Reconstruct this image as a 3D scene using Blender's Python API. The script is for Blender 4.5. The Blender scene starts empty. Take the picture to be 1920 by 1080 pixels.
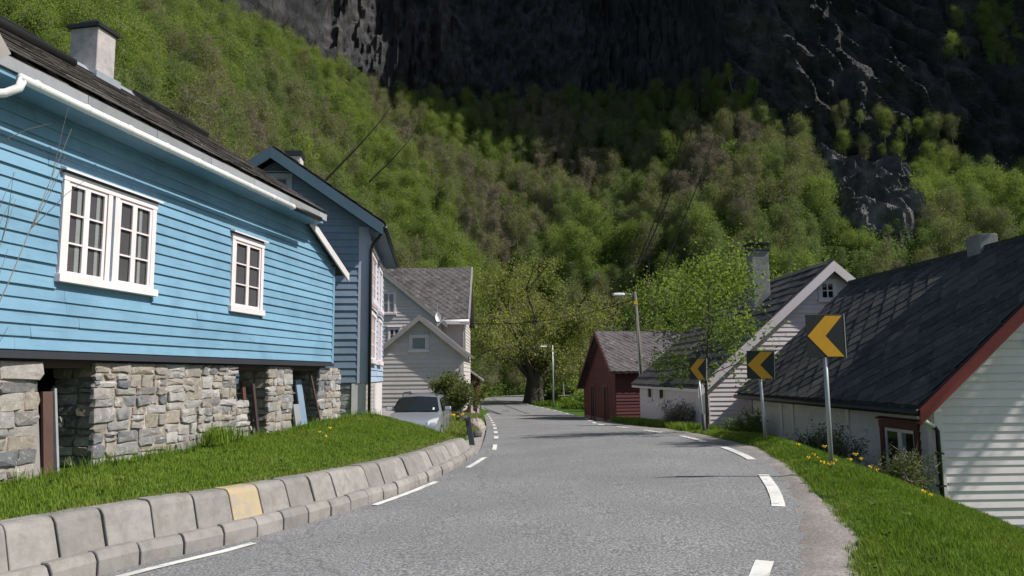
import bpy, math, random
import numpy as np
from mathutils import Vector, Matrix, noise

random.seed(7)
rad = math.radians
sc = bpy.context.scene
COL = sc.collection

# ------------------------------------------------------------------ camera, sky, sun, exposure
F_PX, PITCH, ROLL, EYE = 1400.0, math.atan(165 / 1400.0), 0.010, 1.65
fwd = Vector((0, math.cos(PITCH), math.sin(PITCH)))
up0 = Vector((0, -math.sin(PITCH), math.cos(PITCH)))
rgt = Vector((1, 0, 0)) * math.cos(ROLL) - up0 * math.sin(ROLL)
upv = Vector((1, 0, 0)) * math.sin(ROLL) + up0 * math.cos(ROLL)
cam_data = bpy.data.cameras.new("camera")
cam = bpy.data.objects.new("camera", cam_data)
COL.objects.link(cam)
m = Matrix((rgt, upv, -fwd)).transposed().to_4x4()
m.translation = (0, 0, EYE)
cam.matrix_world = m
cam_data.sensor_width = 36.0
cam_data.lens = 36.0 * F_PX / 1920.0
cam_data.clip_start, cam_data.clip_end = 0.05, 3000.0
sc.camera = cam
sc.render.resolution_x, sc.render.resolution_y = 1024, 576

SUN_EL = rad(46)
SUN_H = Vector((0.976, -0.218, 0)).normalized()
sun_dir = SUN_H * math.cos(SUN_EL) + Vector((0, 0, math.sin(SUN_EL)))
world = bpy.data.worlds.new("World")
sc.world = world
world.use_nodes = True
wt = world.node_tree
sky = wt.nodes.new("ShaderNodeTexSky")
sky.sky_type = 'NISHITA'
sky.sun_disc = False
sky.sun_elevation = SUN_EL
sky.sun_rotation = math.atan2(SUN_H.x, SUN_H.y)
bg = wt.nodes["Background"]
bg.inputs[1].default_value = 0.075
wt.links.new(sky.outputs[0], bg.inputs[0])
sun_data = bpy.data.lights.new("sun", 'SUN')
sun_data.energy = 4.6
sun_data.angle = rad(0.53)
sun_data.color = (1.0, 0.955, 0.88)
sun = bpy.data.objects.new("sun", sun_data)
sun.rotation_euler = sun_dir.to_track_quat('Z', 'Y').to_euler()
sun.location = sun_dir * 300
COL.objects.link(sun)
sc.view_settings.view_transform = 'Standard'
sc.view_settings.look = 'None'
sc.view_settings.exposure = 0.27
sc.view_settings.gamma = 1.0
sc.view_settings.use_curve_mapping = False
try:
    sc.cycles.max_bounces = 6
    sc.cycles.diffuse_bounces = 3
    sc.cycles.glossy_bounces = 3
    sc.cycles.transmission_bounces = 4
    sc.cycles.transparent_max_bounces = 8
    sc.cycles.use_denoising = True
except Exception:
    pass


def seen_at(p):
    """pixel of a world point in a 1920 x 1080 frame (used to decide which far trees are worth being objects)"""
    v = Vector(p) - Vector((0, 0, EYE))
    d = v.dot(fwd)
    if d < 0.1:
        return None
    return 960 + F_PX * v.dot(rgt) / d, 540 - F_PX * v.dot(upv) / d, d


# ------------------------------------------------------------------ materials
def nmat(name):
    mt = bpy.data.materials.new(name)
    mt.use_nodes = True
    nt = mt.node_tree
    b = nt.nodes["Principled BSDF"]
    return mt, nt, b


def nd(nt, typ, **kw):
    n = nt.nodes.new(typ)
    for k, v in kw.items():
        setattr(n, k, v)
    return n


def ramp(nt, fac, stops):
    r = nt.nodes.new("ShaderNodeValToRGB")
    cr = r.color_ramp
    while len(cr.elements) < len(stops):
        cr.elements.new(0.5)
    for e, (p, c) in zip(cr.elements, stops):
        e.position = p
        e.color = (c[0], c[1], c[2], 1) if not isinstance(c, (int, float)) else (c, c, c, 1)
    nt.links.new(fac, r.inputs[0])
    return r.outputs[0]


def tex_noise(nt, coord, scale, detail=4, rough=0.6, dist=0.0, stretch=None):
    if stretch is not None:
        mp = nt.nodes.new("ShaderNodeMapping")
        mp.inputs['Scale'].default_value = stretch
        nt.links.new(coord, mp.inputs['Vector'])
        coord = mp.outputs[0]
    n = nt.nodes.new("ShaderNodeTexNoise")
    n.inputs['Scale'].default_value = scale
    n.inputs['Detail'].default_value = detail
    n.inputs['Roughness'].default_value = rough
    n.inputs['Distortion'].default_value = dist
    nt.links.new(coord, n.inputs['Vector'])
    return n.outputs[0]


def mixc(nt, fac, a, b, mode='MIX'):
    mx = nt.nodes.new("ShaderNodeMix")
    mx.data_type = 'RGBA'
    mx.blend_type = mode
    for sock, v in ((mx.inputs[0], fac), (mx.inputs[6], a), (mx.inputs[7], b)):
        if hasattr(v, 'is_output'):
            nt.links.new(v, sock)
        elif isinstance(v, (int, float)):
            sock.default_value = v if sock == mx.inputs[0] else (v, v, v, 1)
        else:
            sock.default_value = (v[0], v[1], v[2], 1)
    return mx.outputs[2]


def bump(nt, b, height, strength, dist):
    bp = nt.nodes.new("ShaderNodeBump")
    bp.inputs['Strength'].default_value = strength
    bp.inputs['Distance'].default_value = dist
    nt.links.new(height, bp.inputs['Height'])
    nt.links.new(bp.outputs[0], b.inputs['Normal'])


def geo_pos(nt):
    return nt.nodes.new("ShaderNodeNewGeometry").outputs['Position']


def obj_rand(nt):
    return nt.nodes.new("ShaderNodeObjectInfo").outputs['Random']


def m_paint(name, col, dirt=(0.5, 0.47, 0.42), wear=0.35, rough=0.5, grain=(3, 3, 40), bmp=0.15, vary=0.12, fade=None, fade_at=0.62):
    """painted or bare timber and metal: patchy tone, streaks of dirt, a little grain, each piece a shade of its own"""
    mt, nt, b = nmat(name)
    pos = geo_pos(nt)
    n1 = tex_noise(nt, pos, 1.3, 5, 0.65)
    n2 = tex_noise(nt, pos, 1.0, 5, 0.6, 0.3, grain)
    dirtc = tuple(c * d for c, d in zip(col, dirt))
    c = mixc(nt, ramp(nt, n1, [(0.45, 0), (0.8, wear)]), col, dirtc)
    c = mixc(nt, ramp(nt, n2, [(0.55, 0), (0.78, wear * 0.8)]), c, dirtc)
    if fade:
        n3 = tex_noise(nt, pos, 4.0, 6, 0.7)
        c = mixc(nt, ramp(nt, n3, [(fade_at, 0), (fade_at + 0.1, 0.85)]), c, fade)
    hv = nd(nt, "ShaderNodeHueSaturation")
    mr = nd(nt, "ShaderNodeMapRange")
    mr.inputs['To Min'].default_value = 1 - vary
    mr.inputs['To Max'].default_value = 1 + vary
    nt.links.new(obj_rand(nt), mr.inputs[0])
    nt.links.new(mr.outputs[0], hv.inputs['Value'])
    nt.links.new(c, hv.inputs['Color'])
    nt.links.new(hv.outputs[0], b.inputs['Base Color'])
    b.inputs['Roughness'].default_value = rough
    if bmp:
        bump(nt, b, tex_noise(nt, pos, 6.0, 4, 0.6, 0.0, grain), bmp, 0.01)
    return mt


def m_plain(name, col, rough=0.5, metal=0.0, spec=0.5):
    mt, nt, b = nmat(name)
    pos = geo_pos(nt)
    n = tex_noise(nt, pos, 9, 4)
    c = mixc(nt, ramp(nt, n, [(0.4, 0), (0.8, 0.5)]), col, tuple(x * 0.78 for x in col))
    nt.links.new(c, b.inputs['Base Color'])
    b.inputs['Roughness'].default_value = rough
    b.inputs['Metallic'].default_value = metal
    b.inputs['Specular IOR Level'].default_value = spec
    return mt


def m_rock(name, cols, scale, bstr, bdist, vary=True, lichen=None, rough=0.85):
    """stone, slate, concrete: per-piece tone from a ramp, mottled, pitted"""
    mt, nt, b = nmat(name)
    pos = geo_pos(nt)
    n = len(cols)
    if vary:
        base = ramp(nt, obj_rand(nt), [(i / (n - 1), c) for i, c in enumerate(cols)])
    else:
        base = ramp(nt, tex_noise(nt, pos, scale * 0.3, 3), [(0.3 + 0.4 * i / (n - 1), c) for i, c in enumerate(cols)])
    n1 = tex_noise(nt, pos, scale, 6, 0.7)
    c = mixc(nt, ramp(nt, n1, [(0.3, 0), (0.75, 1)]), base, 0.0, 'MULTIPLY')
    c = mixc(nt, 0.55, base, mixc(nt, ramp(nt, n1, [(0.3, 0.45), (0.7, 1.25)]), 0.0, base, 'MIX'))
    if lichen:
        n2 = tex_noise(nt, pos, scale * 0.8, 5, 0.7, 0.5)
        c = mixc(nt, ramp(nt, n2, [(0.56, 0), (0.68, 0.75)]), c, lichen)
    nt.links.new(c, b.inputs['Base Color'])
    b.inputs['Roughness'].default_value = rough
    b.inputs['Specular IOR Level'].default_value = 0.25
    bump(nt, b, tex_noise(nt, pos, scale * 2.2, 6, 0.75), bstr, bdist)
    return mt


def m_leaf(name, cols, sat=1.0, trans=0.5):
    mt, nt, b = nmat(name)
    nt.nodes.remove(b)
    out = nt.nodes["Material Output"]
    at = nd(nt, "ShaderNodeAttribute", attribute_name="tint")
    add = nd(nt, "ShaderNodeMath", operation='MULTIPLY_ADD')
    nt.links.new(at.outputs['Fac'], add.inputs[0])
    add.inputs[1].default_value = 0.45
    mul = nd(nt, "ShaderNodeMath", operation='MULTIPLY')
    nt.links.new(obj_rand(nt), mul.inputs[0])
    mul.inputs[1].default_value = 0.55
    nt.links.new(mul.outputs[0], add.inputs[2])
    c = ramp(nt, add.outputs[0], [(i / (len(cols) - 1), k) for i, k in enumerate(cols)])
    d = nd(nt, "ShaderNodeBsdfDiffuse")
    t = nd(nt, "ShaderNodeBsdfTranslucent")
    mx = nd(nt, "ShaderNodeMixShader")
    mx.inputs[0].default_value = trans
    nt.links.new(c, d.inputs[0])
    nt.links.new(c, t.inputs[0])
    nt.links.new(d.outputs[0], mx.inputs[1])
    nt.links.new(t.outputs[0], mx.inputs[2])
    nt.links.new(mx.outputs[0], out.inputs[0])
    return mt


def m_asphalt():
    mt, nt, b = nmat("asphalt")
    pos = geo_pos(nt)
    n1 = tex_noise(nt, pos, 42, 3, 0.85)
    n2 = tex_noise(nt, pos, 0.5, 4, 0.6)
    vo = nd(nt, "ShaderNodeTexVoronoi")
    vo.inputs['Scale'].default_value = 70
    nt.links.new(pos, vo.inputs['Vector'])
    c = ramp(nt, n1, [(0.36, (0.072, 0.072, 0.075)), (0.5, (0.195, 0.195, 0.201)), (0.64, (0.46, 0.46, 0.47))])
    c = mixc(nt, ramp(nt, vo.outputs['Color'], [(0.72, 0), (0.9, 0.55)]), c, (0.30, 0.30, 0.305))
    c = mixc(nt, ramp(nt, n2, [(0.35, 0.0), (0.7, 0.45)]), c, (0.125, 0.125, 0.129))
    cr = nd(nt, "ShaderNodeTexVoronoi", feature='DISTANCE_TO_EDGE')
    cr.inputs['Scale'].default_value = 0.16
    dist = nd(nt, "ShaderNodeVectorMath", operation='ADD')
    nz = nd(nt, "ShaderNodeTexNoise")
    nz.inputs['Scale'].default_value = 0.9
    nt.links.new(pos, nz.inputs['Vector'])
    nt.links.new(pos, dist.inputs[0])
    nt.links.new(nz.outputs['Color'], dist.inputs[1])
    nt.links.new(dist.outputs[0], cr.inputs['Vector'])
    c = mixc(nt, ramp(nt, cr.outputs['Distance'], [(0.0, 0.35), (0.004, 0)]), c, (0.05, 0.05, 0.05))
    nt.links.new(c, b.inputs['Base Color'])
    b.inputs['Roughness'].default_value = 0.8
    b.inputs['Specular IOR Level'].default_value = 0.3
    bump(nt, b, n1, 0.5, 0.006)
    return mt


def m_ground(name, stops, s1, s2, bstr=0.6, bdist=0.03):
    mt, nt, b = nmat(name)
    pos = geo_pos(nt)
    n1 = tex_noise(nt, pos, s1, 6, 0.7)
    n2 = tex_noise(nt, pos, s2, 4, 0.7)
    mth = nd(nt, "ShaderNodeMath", operation='MULTIPLY_ADD')
    nt.links.new(n1, mth.inputs[0])
    mth.inputs[1].default_value = 0.5
    m2 = nd(nt, "ShaderNodeMath", operation='MULTIPLY')
    nt.links.new(n2, m2.inputs[0])
    m2.inputs[1].default_value = 0.5
    nt.links.new(m2.outputs[0], mth.inputs[2])
    nt.links.new(ramp(nt, mth.outputs[0], stops), b.inputs['Base Color'])
    b.inputs['Roughness'].default_value = 0.95
    b.inputs['Specular IOR Level'].default_value = 0.15
    bump(nt, b, n1, bstr, bdist)
    return mt


def m_cliff(name):
    mt, nt, b = nmat(name)
    pos = geo_pos(nt)
    n1 = tex_noise(nt, pos, 0.055, 6, 0.65, 0.8, (1.0, 1.0, 0.4))
    n2 = tex_noise(nt, pos, 0.30, 8, 0.78, 0.6, (1.1, 1.1, 0.55))
    n3 = tex_noise(nt, pos, 0.09, 5, 0.7)
    c = ramp(nt, n2, [(0.38, (0.016, 0.018, 0.022)), (0.5, (0.078, 0.075, 0.080)), (0.62, (0.115, 0.110, 0.112))])
    c = mixc(nt, ramp(nt, n1, [(0.42, 0.0), (0.62, 0.75)]), c, (0.022, 0.025, 0.030))
    c = mixc(nt, ramp(nt, n3, [(0.6, 0.0), (0.72, 0.55)]), c, (0.032, 0.036, 0.016))
    nt.links.new(c, b.inputs['Base Color'])
    b.inputs['Roughness'].default_value = 0.8
    b.inputs['Specular IOR Level'].default_value = 0.25
    bump(nt, b, n2, 1.0, 1.6)
    return mt


def m_glass(name):
    mt, nt, b = nmat(name)
    nt.nodes.remove(b)
    out = nt.nodes["Material Output"]
    lw = nd(nt, "ShaderNodeLayerWeight")
    lw.inputs[0].default_value = 0.5
    fac = ramp(nt, lw.outputs['Facing'], [(0.0, 0.045), (0.55, 0.09), (0.8, 0.25), (1.0, 0.95)])
    tr = nd(nt, "ShaderNodeBsdfTransparent")
    tr.inputs[0].default_value = (0.80, 0.84, 0.83, 1)
    gl = nd(nt, "ShaderNodeBsdfGlossy")
    gl.inputs['Roughness'].default_value = 0.03
    nz = tex_noise(nt, geo_pos(nt), 2.5, 2)
    bp = nd(nt, "ShaderNodeBump")
    bp.inputs['Strength'].default_value = 0.08
    bp.inputs['Distance'].default_value = 0.05
    nt.links.new(nz, bp.inputs['Height'])
    nt.links.new(bp.outputs[0], gl.inputs['Normal'])
    mx = nd(nt, "ShaderNodeMixShader")
    nt.links.new(fac, mx.inputs[0])
    nt.links.new(tr.outputs[0], mx.inputs[1])
    nt.links.new(gl.outputs[0], mx.inputs[2])
    nt.links.new(mx.outputs[0], out.inputs[0])
    return mt


def m_carpaint(name, col):
    mt, nt, b = nmat(name)
    n = tex_noise(nt, geo_pos(nt), 6, 3)
    nt.links.new(mixc(nt, n, col, tuple(c * 0.85 for c in col)), b.inputs['Base Color'])
    b.inputs['Metallic'].default_value = 0.55
    b.inputs['Roughness'].default_value = 0.32
    b.inputs['Coat Weight'].default_value = 0.6
    return mt


M = {}
M['blue'] = m_paint('blue_paint', (0.172, 0.328, 0.458), (0.58, 0.62, 0.66), 0.8, 0.55, (2, 2, 30), 0.2, 0.07)
M['blue_dim'] = m_paint('shaded_grey_blue_paint', (0.20, 0.275, 0.37), (0.6, 0.6, 0.62), 0.6, 0.6, (2, 2, 30), 0.2, 0.08)  # darker copy of the house blue: the gable's shade is in the colour
M['blue_trim'] = m_paint('pale_blue_grey_trim', (0.42, 0.45, 0.55), (0.7, 0.7, 0.72), 0.4, 0.6, (20, 20, 2), 0.15)
M['blue_sunlit'] = m_paint('sunlit_blue_paint', (0.36, 0.45, 0.58), (0.65, 0.65, 0.68), 0.5, 0.6, (2, 2, 30), 0.2, 0.06)  # lighter copy of that blue: sunlight put into the side wall's colour
M['blue_barge'] = m_paint('dark_blue_barge_paint', (0.06, 0.115, 0.16), (0.6, 0.6, 0.6), 0.5, 0.6)
M['navy'] = m_paint('dark_sill_paint', (0.020, 0.023, 0.030), (0.6, 0.6, 0.6), 0.5, 0.6)
M['white'] = m_paint('white_paint', (0.77, 0.69, 0.71), (0.72, 0.7, 0.66), 0.3, 0.5, (3, 3, 30), 0.12, 0.05)
M['offwhite'] = m_paint('weathered_white_paint', (0.66, 0.615, 0.615), (0.66, 0.64, 0.6), 0.55, 0.6, (3, 3, 30), 0.2, 0.07)
M['cream'] = m_paint('cream_white_paint', (0.57, 0.52, 0.505), (0.66, 0.64, 0.58), 0.5, 0.6, (3, 3, 30), 0.2, 0.06)
M['red'] = m_paint('barn_red_paint', (0.090, 0.013, 0.016), (0.55, 0.6, 0.6), 0.5, 0.65, (3, 3, 30), 0.2, 0.12)
M['red_trim'] = m_paint('red_barge_paint', (0.30, 0.045, 0.04), (0.55, 0.6, 0.6), 0.4, 0.55)
M['dark_red'] = m_paint('oxblood_paint', (0.10, 0.018, 0.02), (0.6, 0.6, 0.6), 0.4, 0.55)
M['grey_board'] = m_paint('grey_weathered_boards', (0.30, 0.28, 0.27), (0.6, 0.6, 0.58), 0.6, 0.8, (2, 30, 30), 0.3)
M['brown_wood'] = m_paint('brown_old_wood', (0.06, 0.040, 0.033), (0.45, 0.45, 0.45), 0.7, 0.8, (30, 30, 2), 0.4, 0.2)
M['rust_wood'] = m_paint('rust_red_wood', (0.10, 0.052, 0.040), (0.45, 0.45, 0.45), 0.7, 0.8, (30, 30, 2), 0.4, 0.2)
M['grey_wood'] = m_paint('silvered_wood', (0.27, 0.28, 0.30), (0.5, 0.5, 0.5), 0.6, 0.85, (30, 30, 2), 0.4, 0.2)
M['pole_wood'] = m_paint('pole_wood', (0.14, 0.125, 0.105), (0.5, 0.5, 0.5), 0.6, 0.9, (14, 14, 1), 0.4)
M['white_plastic'] = m_plain('white_plastic', (0.80, 0.80, 0.80), 0.35)
M['black_metal'] = m_plain('black_metal', (0.018, 0.019, 0.02), 0.45)
M['galv'] = m_plain('galvanised_steel', (0.36, 0.38, 0.39), 0.45, 0.5)
M['zinc'] = m_plain('pale_zinc_flashing', (0.55, 0.6, 0.66), 0.4, 0.6)
M['sign_black'] = m_plain('sign_black', (0.010, 0.012, 0.014), 0.4)
M['sign_yellow'] = m_plain('sign_amber', (0.60, 0.30, 0.008), 0.45)
M['cable'] = m_plain('cable_sheath', (0.012, 0.012, 0.012), 0.9, 0.0, 0.0)
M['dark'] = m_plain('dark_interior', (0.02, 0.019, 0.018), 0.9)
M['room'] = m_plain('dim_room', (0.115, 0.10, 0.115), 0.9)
M['curtain'] = m_plain('pale_curtain', (0.42, 0.40, 0.42), 0.9)
M['glass'] = m_glass('window_glass')
M['rubber'] = m_plain('rubber', (0.015, 0.015, 0.016), 0.7)
M['car'] = m_carpaint('silver_car_paint', (0.42, 0.45, 0.51))
M['lamp_glass'] = m_plain('headlamp_lens', (0.75, 0.77, 0.8), 0.1, 0.3)
M['seat'] = m_plain('seat_cloth', (0.025, 0.027, 0.03), 0.9)
M['purple'] = m_plain('purple_plastic', (0.13, 0.11, 0.36), 0.5)
M['yellow_flower'] = m_plain('yellow_petals', (0.75, 0.50, 0.012), 0.7)
M['marker'] = m_plain('dark_marker_plastic', (0.04, 0.045, 0.05), 0.6)
M['stone'] = m_rock('rubble_stone', [(0.21, 0.212, 0.225), (0.33, 0.288, 0.235), (0.38, 0.355, 0.335), (0.16, 0.168, 0.185), (0.36, 0.315, 0.265), (0.26, 0.258, 0.262), (0.46, 0.44, 0.425), (0.28, 0.268, 0.26)], 9, 0.9, 0.02, lichen=(0.60, 0.57, 0.55))
M['mortar'] = m_rock('pale_mortar', [(0.46, 0.41, 0.37), (0.32, 0.28, 0.24), (0.60, 0.55, 0.50)], 7, 1.0, 0.03, False)
M['white_stone'] = m_rock('whitewashed_stone', [(0.48, 0.46, 0.46), (0.36, 0.35, 0.35), (0.6, 0.58, 0.57)], 5, 0.8, 0.03, False)
M['concrete'] = m_rock('cast_concrete', [(0.262, 0.245, 0.228), (0.295, 0.278, 0.262), (0.225, 0.213, 0.202), (0.325, 0.305, 0.29)], 6, 0.5, 0.008, lichen=(0.20, 0.175, 0.15))
M['concrete_yellow'] = m_paint('yellow_sprayed_concrete', (0.44, 0.34, 0.19), (0.66, 0.76, 1.05), 1.0, 0.85, (9, 3, 2), 0.4, 0.0, fade=(0.31, 0.28, 0.24), fade_at=0.5)
M['render'] = m_rock('chimney_render', [(0.40, 0.36, 0.36), (0.46, 0.42, 0.42), (0.36, 0.34, 0.34)], 7, 0.4, 0.01, False)
M['grey_render'] = m_rock('grey_chimney_render', [(0.22, 0.22, 0.23), (0.27, 0.27, 0.27), (0.18, 0.18, 0.19)], 5, 0.4, 0.01, False)
M['slate_grey'] = m_rock('grey_slate', [(0.10, 0.09, 0.088), (0.15, 0.135, 0.13), (0.075, 0.07, 0.07), (0.19, 0.17, 0.16)], 8, 0.6, 0.01, lichen=(0.25, 0.23, 0.2))
M['slate_dark'] = m_rock('dark_slate', [(0.052, 0.056, 0.062), (0.075, 0.076, 0.080), (0.042, 0.045, 0.050), (0.115, 0.110, 0.110), (0.062, 0.064, 0.069)], 7, 0.6, 0.01, lichen=(0.18, 0.17, 0.16))
M['slate_far'] = m_rock('far_slate', [(0.075, 0.068, 0.072), (0.135, 0.122, 0.122), (0.055, 0.05, 0.053)], 3.4, 0.6, 0.01, False, lichen=(0.26, 0.24, 0.23))
M['boulder'] = m_rock('boulder_rock', [(0.10, 0.10, 0.10), (0.16, 0.155, 0.15), (0.07, 0.07, 0.075)], 2, 0.8, 0.05)
M['cliff'] = m_cliff('cliff_rock')
M['asphalt'] = m_asphalt()
M['line'] = m_paint('road_line_paint', (0.72, 0.71, 0.69), (0.5, 0.5, 0.5), 0.8, 0.7, (8, 8, 8), 0.3, 0.04, fade=(0.22, 0.22, 0.22), fade_at=0.57)
M['gravel'] = m_ground('gravel_shoulder', [(0.3, (0.14, 0.128, 0.122)), (0.5, (0.25, 0.23, 0.218)), (0.7, (0.42, 0.39, 0.37))], 28, 1.2, 0.8, 0.02)
M['drive'] = m_ground('driveway_gravel', [(0.3, (0.22, 0.21, 0.20)), (0.5, (0.30, 0.285, 0.27)), (0.7, (0.38, 0.36, 0.34))], 14, 0.8, 0.5, 0.02)
M['turf'] = m_ground('turf', [(0.28, (0.055, 0.05, 0.02)), (0.45, (0.045, 0.085, 0.012)), (0.6, (0.06, 0.13, 0.014)), (0.75, (0.12, 0.115, 0.04))], 9, 0.7, 0.6, 0.04)
M['forest_floor'] = m_ground('forest_floor', [(0.3, (0.030, 0.024, 0.015)), (0.5, (0.045, 0.042, 0.018)), (0.7, (0.07, 0.062, 0.03))], 0.9, 0.08, 0.8, 0.3)
M['bark'] = m_rock('grey_brown_bark', [(0.075, 0.062, 0.05), (0.11, 0.095, 0.08), (0.055, 0.045, 0.037)], 6, 0.8, 0.03)
M['birch_bark'] = m_rock('pale_birch_bark', [(0.34, 0.32, 0.29), (0.26, 0.245, 0.22), (0.40, 0.38, 0.35)], 4, 0.5, 0.02)
M['twig'] = m_plain('grey_brown_twigs', (0.21, 0.18, 0.145), 0.9)
M['leaf_bright'] = m_leaf('spring_green_leaves', [(0.165, 0.24, 0.045), (0.215, 0.305, 0.054), (0.265, 0.355, 0.064), (0.31, 0.37, 0.09)])
M['leaf_green'] = m_leaf('mid_green_leaves', [(0.145, 0.21, 0.06), (0.18, 0.255, 0.068), (0.22, 0.295, 0.08), (0.26, 0.315, 0.10)])
M['leaf_olive'] = m_leaf('olive_bud_leaves', [(0.175, 0.225, 0.05), (0.215, 0.27, 0.056), (0.26, 0.31, 0.066), (0.26, 0.28, 0.085)])
M['leaf_spread'] = m_leaf('soft_green_leaves', [(0.20, 0.24, 0.06), (0.245, 0.285, 0.065), (0.29, 0.32, 0.075), (0.30, 0.31, 0.10)])
M['leaf_brown'] = m_leaf('brown_catkins', [(0.18, 0.165, 0.095), (0.20, 0.19, 0.095), (0.22, 0.22, 0.09), (0.19, 0.21, 0.075)])
M['grass'] = m_leaf('grass_blades', [(0.09, 0.165, 0.026), (0.135, 0.225, 0.030), (0.185, 0.275, 0.040), (0.29, 0.27, 0.11)], trans=0.35)
M['shrub_leaf'] = m_leaf('shrub_leaves', [(0.09, 0.135, 0.03), (0.13, 0.165, 0.04), (0.17, 0.18, 0.06), (0.20, 0.15, 0.075)])


# ------------------------------------------------------------------ mesh helpers
class MB:
    """collects shapes and links them as one mesh object; mat is a 4x4 frame for the shapes that follow"""

    def __init__(self, mat=None):
        self.v, self.f, self.mi, self.mat, self.cur = [], [], [], mat, 0

    def add(self, vs, fs):
        o = len(self.v)
        if self.mat is not None:
            vs = [self.mat @ Vector(p) for p in vs]
        self.v += [tuple(p) for p in vs]
        self.f += [tuple(i + o for i in f) for f in fs]
        self.mi += [self.cur] * len(fs)
        return self

    def box(self, x0, x1, y0, y1, z0, z1):
        return self.add([(x0, y0, z0), (x1, y0, z0), (x1, y1, z0), (x0, y1, z0), (x0, y0, z1), (x1, y0, z1), (x1, y1, z1), (x0, y1, z1)],
                        [(0, 3, 2, 1), (4, 5, 6, 7), (0, 1, 5, 4), (1, 2, 6, 5), (2, 3, 7, 6), (3, 0, 4, 7)])

    def hexa(self, p):
        """8 corners: 0-3 bottom ring, 4-7 top ring"""
        return self.add(p, [(0, 3, 2, 1), (4, 5, 6, 7), (0, 1, 5, 4), (1, 2, 6, 5), (2, 3, 7, 6), (3, 0, 4, 7)])

    def prism(self, poly, y0, y1):
        """polygon in x,z extruded along y"""
        n = len(poly)
        vs = [(x, y0, z) for x, z in poly] + [(x, y1, z) for x, z in poly]
        fs = [tuple(range(n)), tuple(range(2 * n - 1, n - 1, -1))]
        fs += [(i, i + n, (i + 1) % n + n, (i + 1) % n) for i in range(n)]
        return self.add(vs, fs)

    def prism_z(self, poly, z0, z1):
        n = len(poly)
        vs = [(x, y, z0) for x, y in poly] + [(x, y, z1) for x, y in poly]
        fs = [tuple(range(n - 1, -1, -1)), tuple(range(n, 2 * n))]
        fs += [(i, (i + 1) % n, (i + 1) % n + n, i + n) for i in range(n)]
        return self.add(vs, fs)

    def tube(self, pts, rr, n=8, caps=True):
        pts = [Vector(p) for p in pts]
        if isinstance(rr, (int, float)):
            rr = [rr] * len(pts)
        vs, fs = [], []
        ref = None
        for i, p in enumerate(pts):
            d = (pts[min(i + 1, len(pts) - 1)] - pts[max(i - 1, 0)]).normalized()
            if ref is None:
                ref = Vector((0, 0, 1)) if abs(d.z) < 0.9 else Vector((1, 0, 0))
            a = d.cross(ref).normalized()
            b = a.cross(d).normalized()
            ref = b
            for k in range(n):
                t = 2 * math.pi * k / n
                vs.append(p + (a * math.cos(t) + b * math.sin(t)) * rr[i])
        for i in range(len(pts) - 1):
            for k in range(n):
                fs.append((i * n + k, i * n + (k + 1) % n, (i + 1) * n + (k + 1) % n, (i + 1) * n + k))
        if caps:
            fs.append(tuple(range(n - 1, -1, -1)))
            fs.append(tuple(range((len(pts) - 1) * n, len(pts) * n)))
        return self.add(vs, fs)

    def loft(self, rows, close=False):
        n = len(rows[0])
        vs = [p for r in rows for p in r]
        fs = []
        for i in range(len(rows) - 1):
            for k in range(n if close else n - 1):
                fs.append((i * n + k, i * n + (k + 1) % n, (i + 1) * n + (k + 1) % n, (i + 1) * n + k))
        return self.add(vs, fs)

    def mesh(self, name, mats):
        me = bpy.data.meshes.new(name)
        me.from_pydata(self.v, [], self.f)
        for mt in (mats if isinstance(mats, (list, tuple)) else [mats]):
            me.materials.append(mt)
        if any(self.mi):
            me.polygons.foreach_set('material_index', self.mi)
        me.update()
        return me

    def build(self, name, mats, parent=None, smooth=False, bevel=0.0, loc=None, fix=True):
        me = self.mesh(name, mats)
        if fix:
            import bmesh
            bm = bmesh.new()
            bm.from_mesh(me)
            bmesh.ops.recalc_face_normals(bm, faces=bm.faces)
            bm.to_mesh(me)
            bm.free()
        if smooth:
            me.polygons.foreach_set('use_smooth', [True] * len(me.polygons))
        return link(name, me, parent, bevel, loc)


def link(name, me, parent=None, bevel=0.0, loc=None):
    o = bpy.data.objects.new(name, me)
    COL.objects.link(o)
    if parent is not None:
        o.parent = parent
    if loc is not None:
        o.location = loc
    if bevel:
        b = o.modifiers.new("bevel", 'BEVEL')
        b.width = bevel
        b.segments = 2
        b.limit_method = 'ANGLE'
    return o


def tag(o, label=None, cat=None, group=None, kind=None):
    for k, v in (('label', label), ('category', cat), ('group', group), ('kind', kind)):
        if v:
            o[k] = v
    return o


def empty(name, loc, rz=0.0, label=None, cat=None, group=None):
    o = bpy.data.objects.new(name, None)
    COL.objects.link(o)
    o.location = loc
    o.rotation_euler = (0, 0, rz)
    o.empty_display_size = 0.3
    return tag(o, label, cat, group)


def frame(origin, right, into):
    """wall frame: x to the right as seen from outside, y into the wall, z up (all in the house's own axes)"""
    r, i = Vector(right).normalized(), Vector(into).normalized()
    z = r.cross(i)
    mt = Matrix((r, i, z)).transposed().to_4x4()
    mt.translation = origin
    return mt


def plane_frame(origin, right, up):
    """roof frame: x along the eave, y up the slope, z out of the roof"""
    r, u = Vector(right).normalized(), Vector(up).normalized()
    mt = Matrix((r, u, r.cross(u))).transposed().to_4x4()
    mt.translation = origin
    return mt


RND = random.Random(3)


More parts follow.
